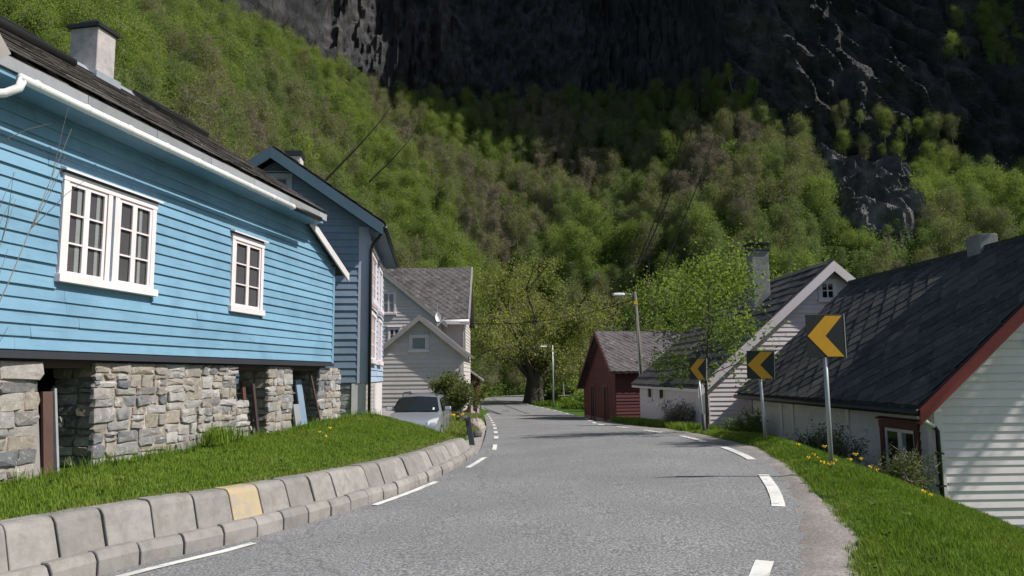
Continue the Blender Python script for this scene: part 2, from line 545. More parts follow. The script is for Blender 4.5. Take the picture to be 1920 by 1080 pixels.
def siding(parent, mt, x0, x1, z0, z1, step, mat, holes=(), left=None, right=None, butt=0.034, name='siding_board', jitter=0.0):
    """lapped boards, each its own object; left(z), right(z) give the wall's ends at height z"""
    z = z0
    while z < z1 - 0.02:
        top = min(z + step + 0.015, z1)
        spans = [(x0, x1)]
        for hx0, hx1, hz0, hz1 in holes:
            if z < hz1 and z + step > hz0:
                nxt = []
                for a, b in spans:
                    if hx0 > a + 0.01 and hx0 < b:
                        nxt.append((a, hx0))
                    if hx1 < b - 0.01 and hx1 > a:
                        nxt.append((hx1, b))
                    if hx0 >= b or hx1 <= a:
                        nxt.append((a, b))
                spans = nxt
        cut = []
        for a, b in spans:
            while b - a > 5.2:
                c_ = a + RND.uniform(2.6, 4.6)
                cut.append((a, c_ - .0015))
                a = c_ + .0015
            cut.append((a, b))
        for a, b in cut:
            a0 = max(a, left(z)) if left else a
            a1 = max(a, left(top)) if left else a
            b0 = min(b, right(z)) if right else b
            b1 = min(b, right(top)) if right else b
            if b0 - a0 < 0.03:
                continue
            if b1 < a1:
                a1 = b1 = (a1 + b1) / 2
            q = RND.uniform(-jitter, jitter)
            bt = butt * RND.uniform(0.85, 1.2)
            MB(mt).hexa([(a0, -bt, z + q), (b0, -bt, z - q), (b0, 0.002, z - q), (a0, 0.002, z + q),
                         (a1, -0.006, top + q), (b1, -0.006, top - q), (b1, 0.002, top - q), (a1, 0.002, top + q)]).build(name, mat, parent, fix=False)
        z += step


def window(parent, mt, x0, z0, w, h, sashes=None, rows=3, cols=1, case=0.1, mats=('white', 'white'), head=0.05, sill=0.06, bar=0.045, munt=0.022, curtain=(), back='room', proud=0.055, name='window', sill_w=None):
    """casing (the part) with sash bars, panes, curtains and a sheet coloured as the dim room as sub-parts; x0, z0 is the outer lower corner of the casing"""
    x1, z1 = x0 + w, z0 + h
    c = MB(mt)
    c.box(x0, x0 + case, -proud, 0.0, z0 + case * 0.8, z1 - case)
    c.box(x1 - case, x1, -proud, 0.0, z0 + case * 0.8, z1 - case)
    c.box(x0 - 0.01, x1 + 0.01, -proud - 0.006, 0.0, z1 - case, z1)
    win = c.build(name, M[mats[0]], parent, bevel=0.004)
    if head:
        MB(mt).hexa([(x0 - 0.05, -proud - head, z1 + 0.02), (x1 + 0.05, -proud - head, z1 + 0.02), (x1 + 0.05, -0.003, z1 + 0.055), (x0 - 0.05, -0.003, z1 + 0.055),
                     (x0 - 0.05, -proud - head, z1 + 0.045), (x1 + 0.05, -proud - head, z1 + 0.045), (x1 + 0.05, -0.003, z1 + 0.085), (x0 - 0.05, -0.003, z1 + 0.085)]).build('drip_board', M[mats[0]], win)
    if sill:
        MB(mt).box(x0 - 0.04, x1 + 0.04, -proud - sill, 0.0, z0 - 0.03, z0 + case * 0.8 - 0.002).build('sill', M[mats[0]], win, bevel=0.005)
    if sashes is None:
        sashes = [(case, w - case)]
    zb, zt = z0 + case * 0.8, z1 - case
    for a, b in sashes:
        a, b = a + x0, b + x0
        s = MB(mt)
        yo, yi = -0.042, -0.016
        s.box(a, a + bar, yo, yi, zb, zt)
        s.box(b - bar, b, yo, yi, zb, zt)
        s.box(a + bar, b - bar, yo, yi, zb, zb + bar)
        s.box(a + bar, b - bar, yo, yi, zt - bar, zt)
        ph = (zt - zb - 2 * bar - (rows - 1) * munt) / rows
        pw = (b - a - 2 * bar - (cols - 1) * munt) / cols
        for r in range(1, rows):
            zz = zb + bar + r * ph + (r - 1) * munt
            s.box(a + bar, b - bar, yo + 0.005, yi, zz, zz + munt)
        for k in range(1, cols):
            xx = a + bar + k * pw + (k - 1) * munt
            s.box(xx, xx + munt, yo + 0.003, yi + 0.001, zb + bar, zt - bar)
        s.build('sash', M[mats[1]], win)
        for r in range(rows):
            for k in range(cols):
                px, pz = a + bar + k * (pw + munt), zb + bar + r * (ph + munt)
                MB(mt).add([(px - 0.004, -0.028, pz - 0.004), (px + pw + 0.004, -0.028, pz - 0.004), (px + pw + 0.004, -0.028, pz + ph + 0.004), (px - 0.004, -0.028, pz + ph + 0.004)], [(0, 1, 2, 3)]).build('pane', M['glass'], win, fix=False)
    MB(mt).add([(x0 + 0.02, -0.004, zb), (x1 - 0.02, -0.004, zb), (x1 - 0.02, -0.004, zt), (x0 + 0.02, -0.004, zt)], [(0, 1, 2, 3)]).build('dim_room_sheet', M[back], win, fix=False)  # flat sheet: the dimness of the room is put into its colour
    for a, b in curtain:
        n = 12
        rows_ = []
        for zz in (zb + 0.02, zt - 0.02):
            rows_.append([(x0 + a + (b - a) * i / n, -0.010 + 0.004 * math.sin(i * 2.1), zz) for i in range(n + 1)])
        MB(mt).loft(rows_).build('curtain', M['curtain'], win, smooth=True)
    return win


def gutter(parent, pts, r, mat, name='gutter'):
    return MB().tube(pts, r, 10).build(name, mat, parent, smooth=True)


def slates(parent, mt, w, l, tw, tl, mat, diamond=False, joined=False, xfun=None, name='slate', thick=0.014, seed=1, z0=0.0):
    """slates on a roof plane (x along the eave, y up the slope); individually or joined into one"""
    rng = random.Random(seed)
    allm = MB(mt)
    if diamond:
        pts = []
        r, y = 0, 0.0
        while y < l + tl * 0.5:
            x = (tw * 0.5 if r % 2 else 0.0)
            while x < w + tw * 0.5:
                pts.append((x, y))
                x += tw
            y += tl * 0.5
            r += 1
    else:
        pts = []
        r, y = 0, 0.0
        while y < l - 0.05:
            x = -(r % 2) * tw * 0.5
            while x < w:
                pts.append((x, y))
                x += tw
            y += tl
            r += 1
    for x, y in pts:
        j = lambda a: rng.uniform(-a, a)
        if diamond:
            g = 1.16
            c = [(x + j(.02), y - tl * 0.5 * g + j(.02), 0.036), (x + tw * 0.5 * g, y + j(.02), 0.02), (x + j(.02), y + tl * 0.5 * g, 0.003), (x - tw * 0.5 * g, y + j(.02), 0.02)]
        else:
            t = rng.uniform(0.0, 0.012)
            xa, xb = max(x + 0.004, 0), min(x + tw - 0.004, w)
            if xb - xa < 0.05:
                continue
            ya, yb = y + j(.012), min(y + tl * 1.25, l)
            c = [(xa, ya + j(.012), 0.03 + t), (xb, ya + j(.012), 0.03 + t), (xb, yb, 0.006), (xa, yb, 0.006)]
        c = [(min(max(a, 0), w), min(max(b, -0.05), l), h + z0) for a, b, h in c]
        th = thick * rng.uniform(0.8, 1.4)
        vs = [(a, b, h) for a, b, h in c] + [(a, b, h + th) for a, b, h in c]
        if joined:
            allm.hexa(vs)
        else:
            MB(mt).hexa(vs).build(name, mat, parent, fix=False)
    if joined:
        o = allm.build(name, mat, parent, fix=False)
        o['kind'] = 'stuff'
        return o


def raw_mesh(name, verts, faces4, mats, mi=None, tint=None, smooth=False):
    """fast mesh from numpy arrays; faces4 (N,4) or (N,3)"""
    me = bpy.data.meshes.new(name)
    k = faces4.shape[1]
    me.vertices.add(len(verts))
    me.vertices.foreach_set('co', np.asarray(verts, np.float32).ravel())
    me.loops.add(faces4.size)
    me.loops.foreach_set('vertex_index', faces4.astype(np.int32).ravel())
    me.polygons.add(len(faces4))
    me.polygons.foreach_set('loop_start', np.arange(0, faces4.size, k, dtype=np.int32))
    me.polygons.foreach_set('loop_total', np.full(len(faces4), k, np.int32))
    for mt in mats:
        me.materials.append(mt)
    if mi is not None:
        me.polygons.foreach_set('material_index', mi.astype(np.int32))
    if smooth:
        me.polygons.foreach_set('use_smooth', np.ones(len(faces4), bool))
    if tint is not None:
        a = me.attributes.new('tint', 'FLOAT', 'FACE')
        a.data.foreach_set('value', tint.astype(np.float32))
    me.update(calc_edges=True)
    return me


# ------------------------------------------------------------------ terrain numbers
def interp(x, pts):
    return float(np.interp(x, [a for a, _ in pts], [b for _, b in pts]))


ZL = [(0, 0), (15, 0), (20, -.08), (30, -.42), (40, -.75), (50, -1.0), (60, -1.2), (80, -1.45), (90, -1.45), (105, -1.25), (118, -1.0), (400, -1.0)]
ZR = [(0, 0), (6, .05), (10, .17), (15, .2), (20, .08), (26, -.15), (33, -.45), (40, -.72), (50, -1.0), (60, -1.2), (80, -1.45), (90, -1.45), (105, -1.25), (118, -1.0), (400, -1.0)]
TOE = [(-1.5, 35), (-.9, 40), (-.6, 44), (-.4, 56), (-.29, 78), (-.18, 98), (0, 117), (.15, 110), (.25, 98), (.5, 90), (.7, 92), (1.5, 90)]
CLF = [(-1.5, 110), (-.9, 112), (-.6, 122), (-.4, 140), (-.29, 170), (-.18, 192), (0, 205), (.15, 198), (.23, 182), (.3, 160), (.4, 152), (.5, 147), (.686, 142), (1.0, 128), (1.5, 118)]
CZB = [(-1.5, .6), (-.9, .62), (-.6, .58), (-.4, .505), (-.29, .44), (-.18, .385), (0, .37), (.15, .37), (.25, .37), (.33, .345), (.45, .30), (.6, .285), (.686, .262), (1.0, .25), (1.5, .25)]


def hill_z(x, y):
    u = x / y
    t0, t1, zc = interp(u, TOE), interp(u, CLF), interp(u, CZB) * interp(u, CLF)
    t = (y - t0) / (t1 - t0)
    base = -1.7 + (zc + 1.7) * max(t, -0.15) ** 1.0 if t > 0 else -1.7 + 6.0 * t
    e = min(max(t * 4, 0), 1)
    return base + e * (noise.noise((x * .035, y * .035, 3.1)) * 4.0 + noise.noise((x * .11, y * .11, 8.2)) * 1.3)


# ------------------------------------------------------------------ hillside and cliff
rows = []
us = np.linspace(-1.5, 1.5, 190)
ts = np.linspace(-0.12, 1.12, 64)
for t in ts:
    row = []
    for u in us:
        t0, t1 = interp(u, TOE), interp(u, CLF)
        y = t0 + (t1 - t0) * t
        row.append((u * y, y, hill_z(u * y, y)))
    rows.append(row)
hs = tag(MB().loft(rows).build('hillside', M['forest_floor'], smooth=True, fix=False), kind='structure')

rows = []
us = np.concatenate([np.linspace(-1.5, -0.5, 50, endpoint=False), np.linspace(-0.5, 0.8, 360, endpoint=False), np.linspace(0.8, 1.5, 40)])
vs_ = np.concatenate([np.linspace(-8, 95, 150, endpoint=False), np.linspace(95, 230, 60)])
base_y = [interp(u, CLF) for u in us]
for v in vs_:
    row = []
    for u, y0 in zip(us, base_y):
        x = u * y0
        zb = interp(u, CZB) * y0
        z = zb + v
        k = min(max((u - 0.12) / 0.15, 0), 1)
        q = x + k * 0.55 * z
        kl = min(max((-0.1 - u) / 0.15, 0), 1)
        q = q - kl * 0.25 * z
        n1 = 1 - abs(noise.noise((q * .035, z * .008, 1.7))) * 2
        n2 = 1 - abs(noise.noise((q * .10, z * .022, 5.3))) * 2
        n3 = noise.noise((q * .30, z * .06, 9.1))
        n4 = noise.noise((q * .9, z * .22, 2.6))
        led = noise.noise((q * .03, z * .09, 4.4))
        n5 = 1 - abs(noise.noise((q * .24, z * .10, 3.9))) * 2
        n6 = noise.noise((q * .5, z * .33, 12.0))
        c1 = noise.voronoi((q * .060, z * .030, 1.0))[0]
        c2 = noise.voronoi((q * .17, z * .10, 4.0))[0]
        out = 3.4 * (c1[1] - c1[0]) + 2.4 * (c2[1] - c2[0]) + 3.6 * n1 + 2.6 * n2 + 1.8 * n3 + 1.3 * n4 + 2.4 * led + 1.5 * n5 + 1.7 * n6
        grow = min(max((v + 6) / 14, 0), 1)
        y = y0 + 4 + max(v, 0) * 0.16 - out * grow
        row.append((u * y0 + 0.2 * out * grow, y, z))
    rows.append(row)
top = [(p[0], p[1] + 120, p[2] + 8) for p in rows[-1]]
rows.append(top)
tag(MB().loft(rows).build('cliff', M['cliff'], smooth=False, fix=False), kind='structure')

# bare ribs of rock that come through the wood on the right
M['outcrop'] = m_rock('outcrop_rock', [(0.05, 0.052, 0.058), (0.13, 0.128, 0.13), (0.27, 0.26, 0.255)], 0.9, 1.0, 0.5, False)


def outcrop(u0, u1, t0, t1, amp, seed):
    rows = []
    nu, nt_ = 90, 100
    for i in range(nt_):
        row = []
        for j in range(nu):
            a, b = i / (nt_ - 1), j / (nu - 1)
            t = t0 + (t1 - t0) * a
            u = u0 + (u1 - u0) * b - 0.06 * (a - .5)
            y = interp(u, TOE) + (interp(u, CLF) - interp(u, TOE)) * t
            x = u * y
            edge = min(a, 1 - a, b, 1 - b) * 5
            edge = min(max(edge + noise.noise((a * 5, b * 5, seed)) * 0.6, -.6), 1)
            q = x + 0.55 * hill_z(x, y)
            rib = (1 - abs(noise.noise((q * .20, y * .03, seed + 3.0))) * 2.6) * .8 + (1 - abs(noise.noise((q * .55, y * .08, seed + 7.0))) * 2) * .35
            d = amp * edge * (0.35 + rib) + 1.2 * noise.noise((q * .9, y * .4, seed + 1.0)) + .6 * noise.noise((q * 2.1, y * 1.1, seed + 4.0)) + 1.2 * noise.noise((x * .12, y * .2, seed))
            row.append((x, y - d * 0.6, hill_z(x, y) + d * 0.75 - 0.6))
        rows.append(row)
    return MB().loft(rows).build('rock_outcrop', M['outcrop'], smooth=False, fix=False)


tag(outcrop(0.425, 0.570, 0.46, 1.03, 4.0, 2.0), 'broad ribbed grey rock slab rising through the wood right of the power lines', 'rock outcrop')
tag(outcrop(0.34, 0.42, 0.72, 0.97, 2.0, 6.0), 'smaller dark rock outcrop high in the wood, left of the ribbed slab', 'rock outcrop')

# ------------------------------------------------------------------ ground, road, verges
rows = []
for y in [-60, -20, 0, 6, 12, 18, 24, 30, 38, 46, 56, 68, 80, 95, 110, 130, 160]:
    row = []
    for x in [-260, -160, -100, -60, -35, -22, -14, -9, -6.2, -4.6, -3, 0, 3, 5.5, 8, 12, 20, 35, 60, 100, 160, 260]:
        z = interp(y, ZL) - 0.16
        if y > 20:
            z += min(max((-x - 2.2) / 4.0, 0), 1) * interp(y, [(20, .2), (34, .85), (45, 1.0), (60, 1.3), (75, .6), (95, .1)])
        if x > 4:
            z -= interp(y, [(-60, 3.8), (15, 3.8), (24, .9), (34, .1), (60, .1), (80, 0)]) * min((x - 3) / 5, 1)
        row.append((x, y, z))
    rows.append(row)
tag(MB().loft(rows).build('ground', M['turf'], smooth=True, fix=False), kind='structure')

LEFT = [(-5.6, 3.0), (-4.9, 4.2), (-3.87, 5.84), (-3.4, 6.9), (-2.63, 8.18), (-1.87, 10.16), (-1.37, 12.02), (-.97, 14.6), (-.80, 16.6), (-.78, 18.4), (-.9, 24.6), (-1.3, 36.4), (-2.1, 53.6), (-3.35, 73.8), (-4.3, 92), (-3.6, 103), (-.5, 109.5), (5, 113), (12, 115.5), (24, 118)]
RIGHT = [(0.6, 3.0), (1.55, 4.6), (2.35, 6.3), (2.72, 7.2), (3.3, 8.8), (3.95, 11.2), (4.32, 13.2), (4.48, 15.3), (4.5, 17.0), (4.5, 19.9), (4.35, 22.7), (3.85, 30.3), (4.1, 38.0), (4.35, 46.0), (3.7, 62.5), (1.7, 84.8), (1.2, 95), (2.8, 102.5), (6.5, 107), (14, 110), (24, 112)]


def arc(pts):
    p = np.array(pts, float)
    s = np.concatenate([[0], np.cumsum(np.hypot(*np.diff(p, axis=0).T))])
    return p, s


def smooth_poly(pts, n):
    p, s = arc(pts)
    # Catmull-Rom through the points, resampled
    out = []
    for i in range(len(p) - 1):
        p0, p1, p2, p3 = p[max(i - 1, 0)], p[i], p[i + 1], p[min(i + 2, len(p) - 1)]
        for t in np.linspace(0, 1, 16, endpoint=False):
            out.append(0.5 * ((2 * p1) + (-p0 + p2) * t + (2 * p0 - 5 * p1 + 4 * p2 - p3) * t * t + (-p0 + 3 * p1 - 3 * p2 + p3) * t ** 3))
    out.append(p[-1])
    q, s = arc(out)
    ss = np.linspace(0, s[-1], n)
    return np.stack([np.interp(ss, s, q[:, 0]), np.interp(ss, s, q[:, 1])], 1)


L_ = smooth_poly(LEFT, 260)
R_ = smooth_poly(RIGHT, 260)


def road_z(x, y):
    return interp(y, ZL) * 0.5 + interp(y, ZR) * 0.5


rows = []
for (lx, ly), (rx, ry) in zip(L_, R_):
    zl, zr = interp(ly, ZL), interp(ry, ZR)
    rows.append([(lx + (rx - lx) * a, ly + (ry - ly) * a, zl + (zr - zl) * a + 0.03 * math.sin(math.pi * a)) for a in np.linspace(0, 1, 13)])
road = tag(MB().loft(rows).build('road', M['asphalt'], smooth=True, fix=False), kind='structure')


def surf_z(x, y):
    """road surface height near a point: nearest cross-section"""
    best, bz = 1e9, 0
    for (lx, ly), (rx, ry) in zip(L_, R_):
        dx, dy = rx - lx, ry - ly
        a = ((x - lx) * dx + (y - ly) * dy) / (dx * dx + dy * dy)
        px, py = lx + dx * a, ly + dy * a
        d = (px - x) ** 2 + (py - y) ** 2
        if d < best:
            best = d
            aa = min(max(a, 0), 1)
            zl, zr = interp(ly, ZL), interp(ry, ZR)
            bz = zl + (zr - zl) * aa + 0.03 * math.sin(math.pi * aa)
    return bz


LINE_L = smooth_poly([(-4.6, 4.3), (-3.25, 6.6), (-2.53, 7.88), (-1.81, 9.86), (-1.32, 11.6), (-.8, 13.9), (-.5, 16.4), (-.45, 18.46), (-.57, 24.7), (-.96, 36.4), (-1.79, 53.6), (-3.03, 73.8), (-3.9, 91)], 1200)
LINE_R = smooth_poly([(1.2, 4.6), (2.04, 6.38), (3.03, 8.8), (3.66, 11.2), (4.09, 13.18), (4.2, 15.28), (4.26, 16.98), (4.25, 19.86), (4.07, 22.7), (3.57, 30.3), (3.85, 38.0), (4.13, 45.9), (3.43, 62.5), (1.37, 84.8), (.9, 94)], 1200)


def dash(line, y0, y1, w, dz=0.005):
    seg = [p for p in line if y0 <= p[1] <= y1]
    seg = seg[::max(1, len(seg) // 10)]
    if len(seg) < 2:
        return
    rows = []
    for i, p in enumerate(seg):
        d = seg[min(i + 1, len(seg) - 1)] - seg[max(i - 1, 0)]
        d = d / np.hypot(*d)
        nrm = np.array([-d[1], d[0]]) * w * 0.5
        z = surf_z(*p) + dz
        rows.append([(p[0] + nrm[0], p[1] + nrm[1], z + 0.004), (p[0] - nrm[0], p[1] - nrm[1], z + 0.004)])
    MB().loft(rows).build('edge_line', M['line'], road, fix=False)


for a, b in [(4.5, 7.88), (9.86, 12.2), (13.7, 15.6), (17.1, 19.0)]:
    dash(LINE_L, a, b, 0.10)
y = 21.3
while y < 88:
    dash(LINE_L, y, y + 1.9, 0.13)
    y += 4.0
for a, b in [(4.9, 6.6), (8.75, 11.2), (13.0, 15.3), (17.0, 19.4), (21.4, 23.6), (25.5, 27.5)]:
    dash(LINE_R, a, b, 0.15)
y = 29.5
while y < 90:
    dash(LINE_R, y, y + 2.0, 0.14)
    y += 4.0
mh = MB()
mh.add([(-0.6 + .32 * math.cos(t * math.pi / 8), 62 + .32 * math.sin(t * math.pi / 8), surf_z(-0.6, 62) + 0.012) for t in range(16)], [tuple(range(16))])
mh.build('manhole_cover', M['black_metal'], road, fix=False)

# gravel shoulder and grass verge on the outside of the bend
G = [(1.2, 3.2, .02), (2.0, 4.6, .04), (2.69, 6.16, .05), (3.25, 7.52, .10), (3.78, 9.76, .17), (4.4, 12.42, .19), (4.78, 15.0, .20), (4.95, 19.7, .08), (4.95, 24.6, -.1), (4.7, 29.4, -.3), (4.75, 37.3, -.64)]
MID = [(2.2, 3.2, .06), (3.0, 4.6, .08), (3.6, 6.2, .1), (4.1, 7.6, .16), (4.6, 9.9, .27), (5.0, 12.6, .32), (5.2, 15.3, .34), (5.2, 20, .13), (5.6, 24.8, -.2), (5.5, 29.5, -.36), (5.35, 37.4, -.67)]
LOW = [(6.2, 4, -.9), (6.9, 5.5, -.95), (7.6, 7.6, -1.05), (8.2, 10.2, -1.1), (8.35, 12.6, -1.02), (8.0, 14.45, -.84), (7.95, 17.6, -.6), (7.75, 22, -.40), (6.9, 25.2, -.45), (6.1, 29.8, -.48), (6.6, 37.6, -.75)]
FAR = [(14, 5, -3.1), (14, 7, -3.1), (14, 9.5, -3.15), (14, 12, -3.2), (14, 13.5, -3.2), (14, 15, -3.0), (14, 18, -1.7), (13, 22, -1.0), (12, 25.2, -.8), (11, 29.8, -.8), (9.5, 38, -.9)]


def resample(pts, n):
    p = np.array(pts, float)
    s = np.linspace(0, len(p) - 1, n)
    return np.stack([np.interp(s, range(len(p)), p[:, k]) for k in range(3)], 1)


NV = 150
g_, m_, l_, f_ = (resample(a, NV) for a in (G, MID, LOW, FAR))
ride = resample([(x, y, 0) for x, y in smooth_poly(RIGHT, 900)[:420]], 5000)
rows = []
for p in g_:
    i = np.argmin(np.hypot(ride[:, 0] - p[0], ride[:, 1] - p[1]))
    q = ride[i]
    zr = surf_z(q[0], q[1])
    wob = 0.10 * noise.noise((p[1] * 1.7, 0, 5))
    a = np.array([q[0] - .22 + .09 * noise.noise((p[1] * 2.3, 3, 1)), q[1], zr - 0.030])
    b = np.array([q[0] + 0.02 + .09 * noise.noise((p[1] * 2.3, 3, 1)), q[1], zr + 0.010])
    c = np.array([p[0] + wob, p[1], max(p[2], zr - .02) + 0.012])
    d = np.array([p[0] + wob + .35, p[1] + .02, p[2] - .05])
    rows.append([tuple(v) for v in (a, b, b * .5 + c * .5 + [0, 0, .008], c, d)])
tag(MB().loft(rows).build('gravel_shoulder', M['gravel'], smooth=True, fix=False), kind='structure')
VERGE = []
for k in range(NV):
    row = []
    for a in np.linspace(0, 1, 6, endpoint=False):
        row.append(g_[k] + (m_[k] - g_[k]) * a)
    for a in np.linspace(0, 1, 12, endpoint=False):
        row.append(m_[k] + (l_[k] - m_[k]) * a + [0, 0, 0.03 * math.sin(math.pi * a)])
    for a in np.linspace(0, 1, 6):
        row.append(l_[k] + (f_[k] - l_[k]) * a)
    VERGE.append([(p[0], p[1], p[2] + 0.05 * noise.noise((p[0] * 1.1, p[1] * 1.1, 0)) + (0.02 if i else -.01)) for i, p in enumerate(row)])
VERGE = np.array(VERGE)
tag(MB().loft([[tuple(p) for p in r] for r in VERGE]).build('grass_verge', M['turf'], smooth=True, fix=False), kind='structure')

# grass bank on the inside of the bend, between the concrete blocks and the stone footing
KERB = smooth_poly([(-5.6, 3.2), (-4.9, 4.2), (-3.87, 5.84), (-3.4, 6.9), (-2.63, 8.18), (-1.87, 10.16), (-1.37, 12.02), (-1.0, 14.4), (-.84, 16.3), (-.9, 17.6)], 600)
KS = np.concatenate([[0], np.cumsum(np.hypot(*np.diff(KERB, axis=0).T))])


def kerb_at(s):
    p = np.array([np.interp(s, KS, KERB[:, 0]), np.interp(s, KS, KERB[:, 1])])
    q = np.array([np.interp(s + .1, KS, KERB[:, 0]), np.interp(s + .1, KS, KERB[:, 1])]) - np.array([np.interp(s - .1, KS, KERB[:, 0]), np.interp(s - .1, KS, KERB[:, 1])])
    q = q / np.hypot(*q)
    return p, q, np.array([-q[1], q[0]])          # point, along, to the left


def wall_top(y):
    return interp(y, [(0, .54), (7, .52), (10, .46), (13, .41), (16, .36), (18, .30)])


A, B = [], []
for y in np.linspace(3.4, 17.3, 64):
    s = np.interp(y, KERB[:, 1], KS)
    p, q, n = kerb_at(s)
    pa = p + n * 0.42
    A.append((pa[0], pa[1], wall_top(y) - 0.03 + interp(p[1], ZL)))
B_ctrl = [(-6.5, 3.4, .46), (-6.2, 4.6, .50), (-5.85, 6.2, .53), (-5.58, 8.0, .54), (-5.25, 9.9, .56), (-4.9, 11.9, .59), (-4.55, 13.9, .64), (-4.15, 16.2, .72), (-3.75, 18.3, .74), (-3.55, 19.3, .70)]
B = resample(B_ctrl, 64)
BANK = []
for k in range(64):
    a, b = np.array(A[k]), B[k]
    c = b + np.array([-3.2, .6, -.02])
    row = [a + (b - a) * t + [0, 0, .02 * math.sin(math.pi * t)] for t in np.linspace(0, 1, 16, endpoint=False)]
    row += [b + (c - b) * t for t in np.linspace(0, 1, 5)]
    BANK.append([(p[0], p[1], p[2] + 0.04 * noise.noise((p[0] * 1.3, p[1] * 1.3, 2)) * (1 if i else 0)) for i, p in enumerate(row)])
last = BANK[-1]
for dy, dz in ((.5, -.06), (1.1, -.22), (1.9, -.5), (2.8, -.9)):
    BANK.append([(p[0] - .05 * dy, p[1] + dy * (0.35 + 0.65 * i / 20) + (0 if i > 0 else 0), min(p[2] + dz, p[2])) for i, p in enumerate(last)])
BANK = np.array(BANK)
tag(MB().loft([[tuple(p) for p in r] for r in BANK]).build('grass_bank', M['turf'], smooth=True, fix=False), kind='structure')

# driveway to the parked car
tag(MB().loft([[(-9, 18.9, -.1), (-4, 18.6, -.05), (-1.5, 17.2, -.06), (-.6, 16.8, -.07)], [(-9, 20.5, -.1), (-5, 20.2, -.08), (-1.2, 18.6, -.06), (-.6, 18.4, -.075)],
               [(-9, 23.5, -.3), (-5, 23.5, -.5), (-2.1, 22.7, -.38), (-.7, 22.0, -.19)],
               [(-9, 27, -.35), (-5, 27, -.54), (-2.0, 27, -.46), (-.85, 26.5, -.34)],
               [(-9, 31, .1), (-5, 31, -.1), (-2.3, 30.5, -.2), (-.95, 30, -.47)],
               [(-9, 35, .25), (-5, 35, .22), (-2.6, 34, .1), (-1.05, 33, -.57)]]).build('driveway', M['drive'], smooth=True, fix=False), kind='structure')


# ------------------------------------------------------------------ concrete block wall and kerb
def profile_block(parent, name, s0, s1, prof, mat, bevel=0.012):
    """one cast block between two stations of the kerb path; prof is (distance to the left, height)"""
    rows = []
    jd, jz = RND.uniform(-.012, .012), RND.uniform(-.010, .010)
    jr = RND.uniform(-.02, .02)
    for s in (s0, (s0 + s1) / 2, s1):
        p, q, n = kerb_at(s)
        p = p + n * (jd + jr * (s - (s0 + s1) / 2))
        z0 = interp(p[1], ZL) - 0.05 + jz
        rows.append([(p[0] + n[0] * d, p[1] + n[1] * d, z0 + h) for d, h in prof(p[1])])
    mb = MB().loft(rows, close=True)
    k = len(rows[0])
    mb.f += [tuple(range(k - 1, -1, -1)), tuple(range(2 * k, 3 * k))]
    mb.mi += [0, 0]
    if isinstance(mat, tuple):
        return mb.build(name, mat[0], parent, bevel=bevel)
    return mb.build(name, mat, parent, bevel=bevel)


wall = empty('retaining_wall', (-1.9, 10.0, 0), 0, 'low wall of large bevelled concrete blocks holding the left grass bank', 'wall')
kerb = empty('kerb', (-1.7, 10.0, 0), 0, 'row of small grey concrete kerb blocks along the foot of the left wall', 'kerb')
wall.location = kerb.location = (0, 0, 0)


def upper(y):
    t = wall_top(y) + .05
    return [(.10, .20), (.12, .21), (.215, t - .055), (.25, t - .012), (.29, t), (.46, t), (.50, t - .05), (.50, 0.0), (.10, 0.0)]


def lower(y):
    k = interp(y, [(0, .255), (9, .235), (13, .20), (17, .19)])
    return [(.0, .0), (.0, k - .075), (.03, k - .02), (.06, k), (.15, k), (.15, 0.0)]


s, k = 0.25, 0
YB = None
s_end = float(np.interp(16.75, KERB[:, 1], KS))
while s < s_end - 0.2:
    ln = 0.435 * RND.uniform(0.96, 1.03)
    p, q, n = kerb_at(s)
    o = profile_block(wall, 'concrete_block', s + 0.008, min(s + ln - 0.008, s_end), upper, M['concrete'])
    if abs(p[1] - 8.02) < 0.2 and YB is None:
        YB = True
        o.data.materials[0] = M['concrete_yellow']
        o['label'] = 'block sprayed with yellow paint'
    s += ln
s = 0.1
s_end2 = float(np.interp(17.3, KERB[:, 1], KS))
while s < s_end2 - 0.15:
    ln = 0.43 * RND.uniform(0.95, 1.04)
    profile_block(kerb, 'kerb_block', s + 0.009, min(s + ln - 0.009, s_end2), lower, M['concrete'], 0.014)
    s += ln

# ------------------------------------------------------------------ rubble stones
SRND = random.Random(11)


def split_rect(x0, x1, z0, z1, target, out):
    w, h = x1 - x0, z1 - z0
    if (w * h < target * SRND.uniform(0.5, 3.0) and w < 0.6 and h < 0.23) or (w < .14 and h < .14):
        out.append((x0, x1, z0, z1))
        return
    if w > h * SRND.uniform(1.7, 3.0):
        c = x0 + w * SRND.uniform(.36, .64)
        split_rect(x0, c, z0, z1, target, out)
        split_rect(c, x1, z0, z1, target, out)
    else:
        c = z0 + h * SRND.uniform(.36, .64)
        split_rect(x0, x1, z0, c, target, out)
        split_rect(x0, x1, c, z1, target, out)


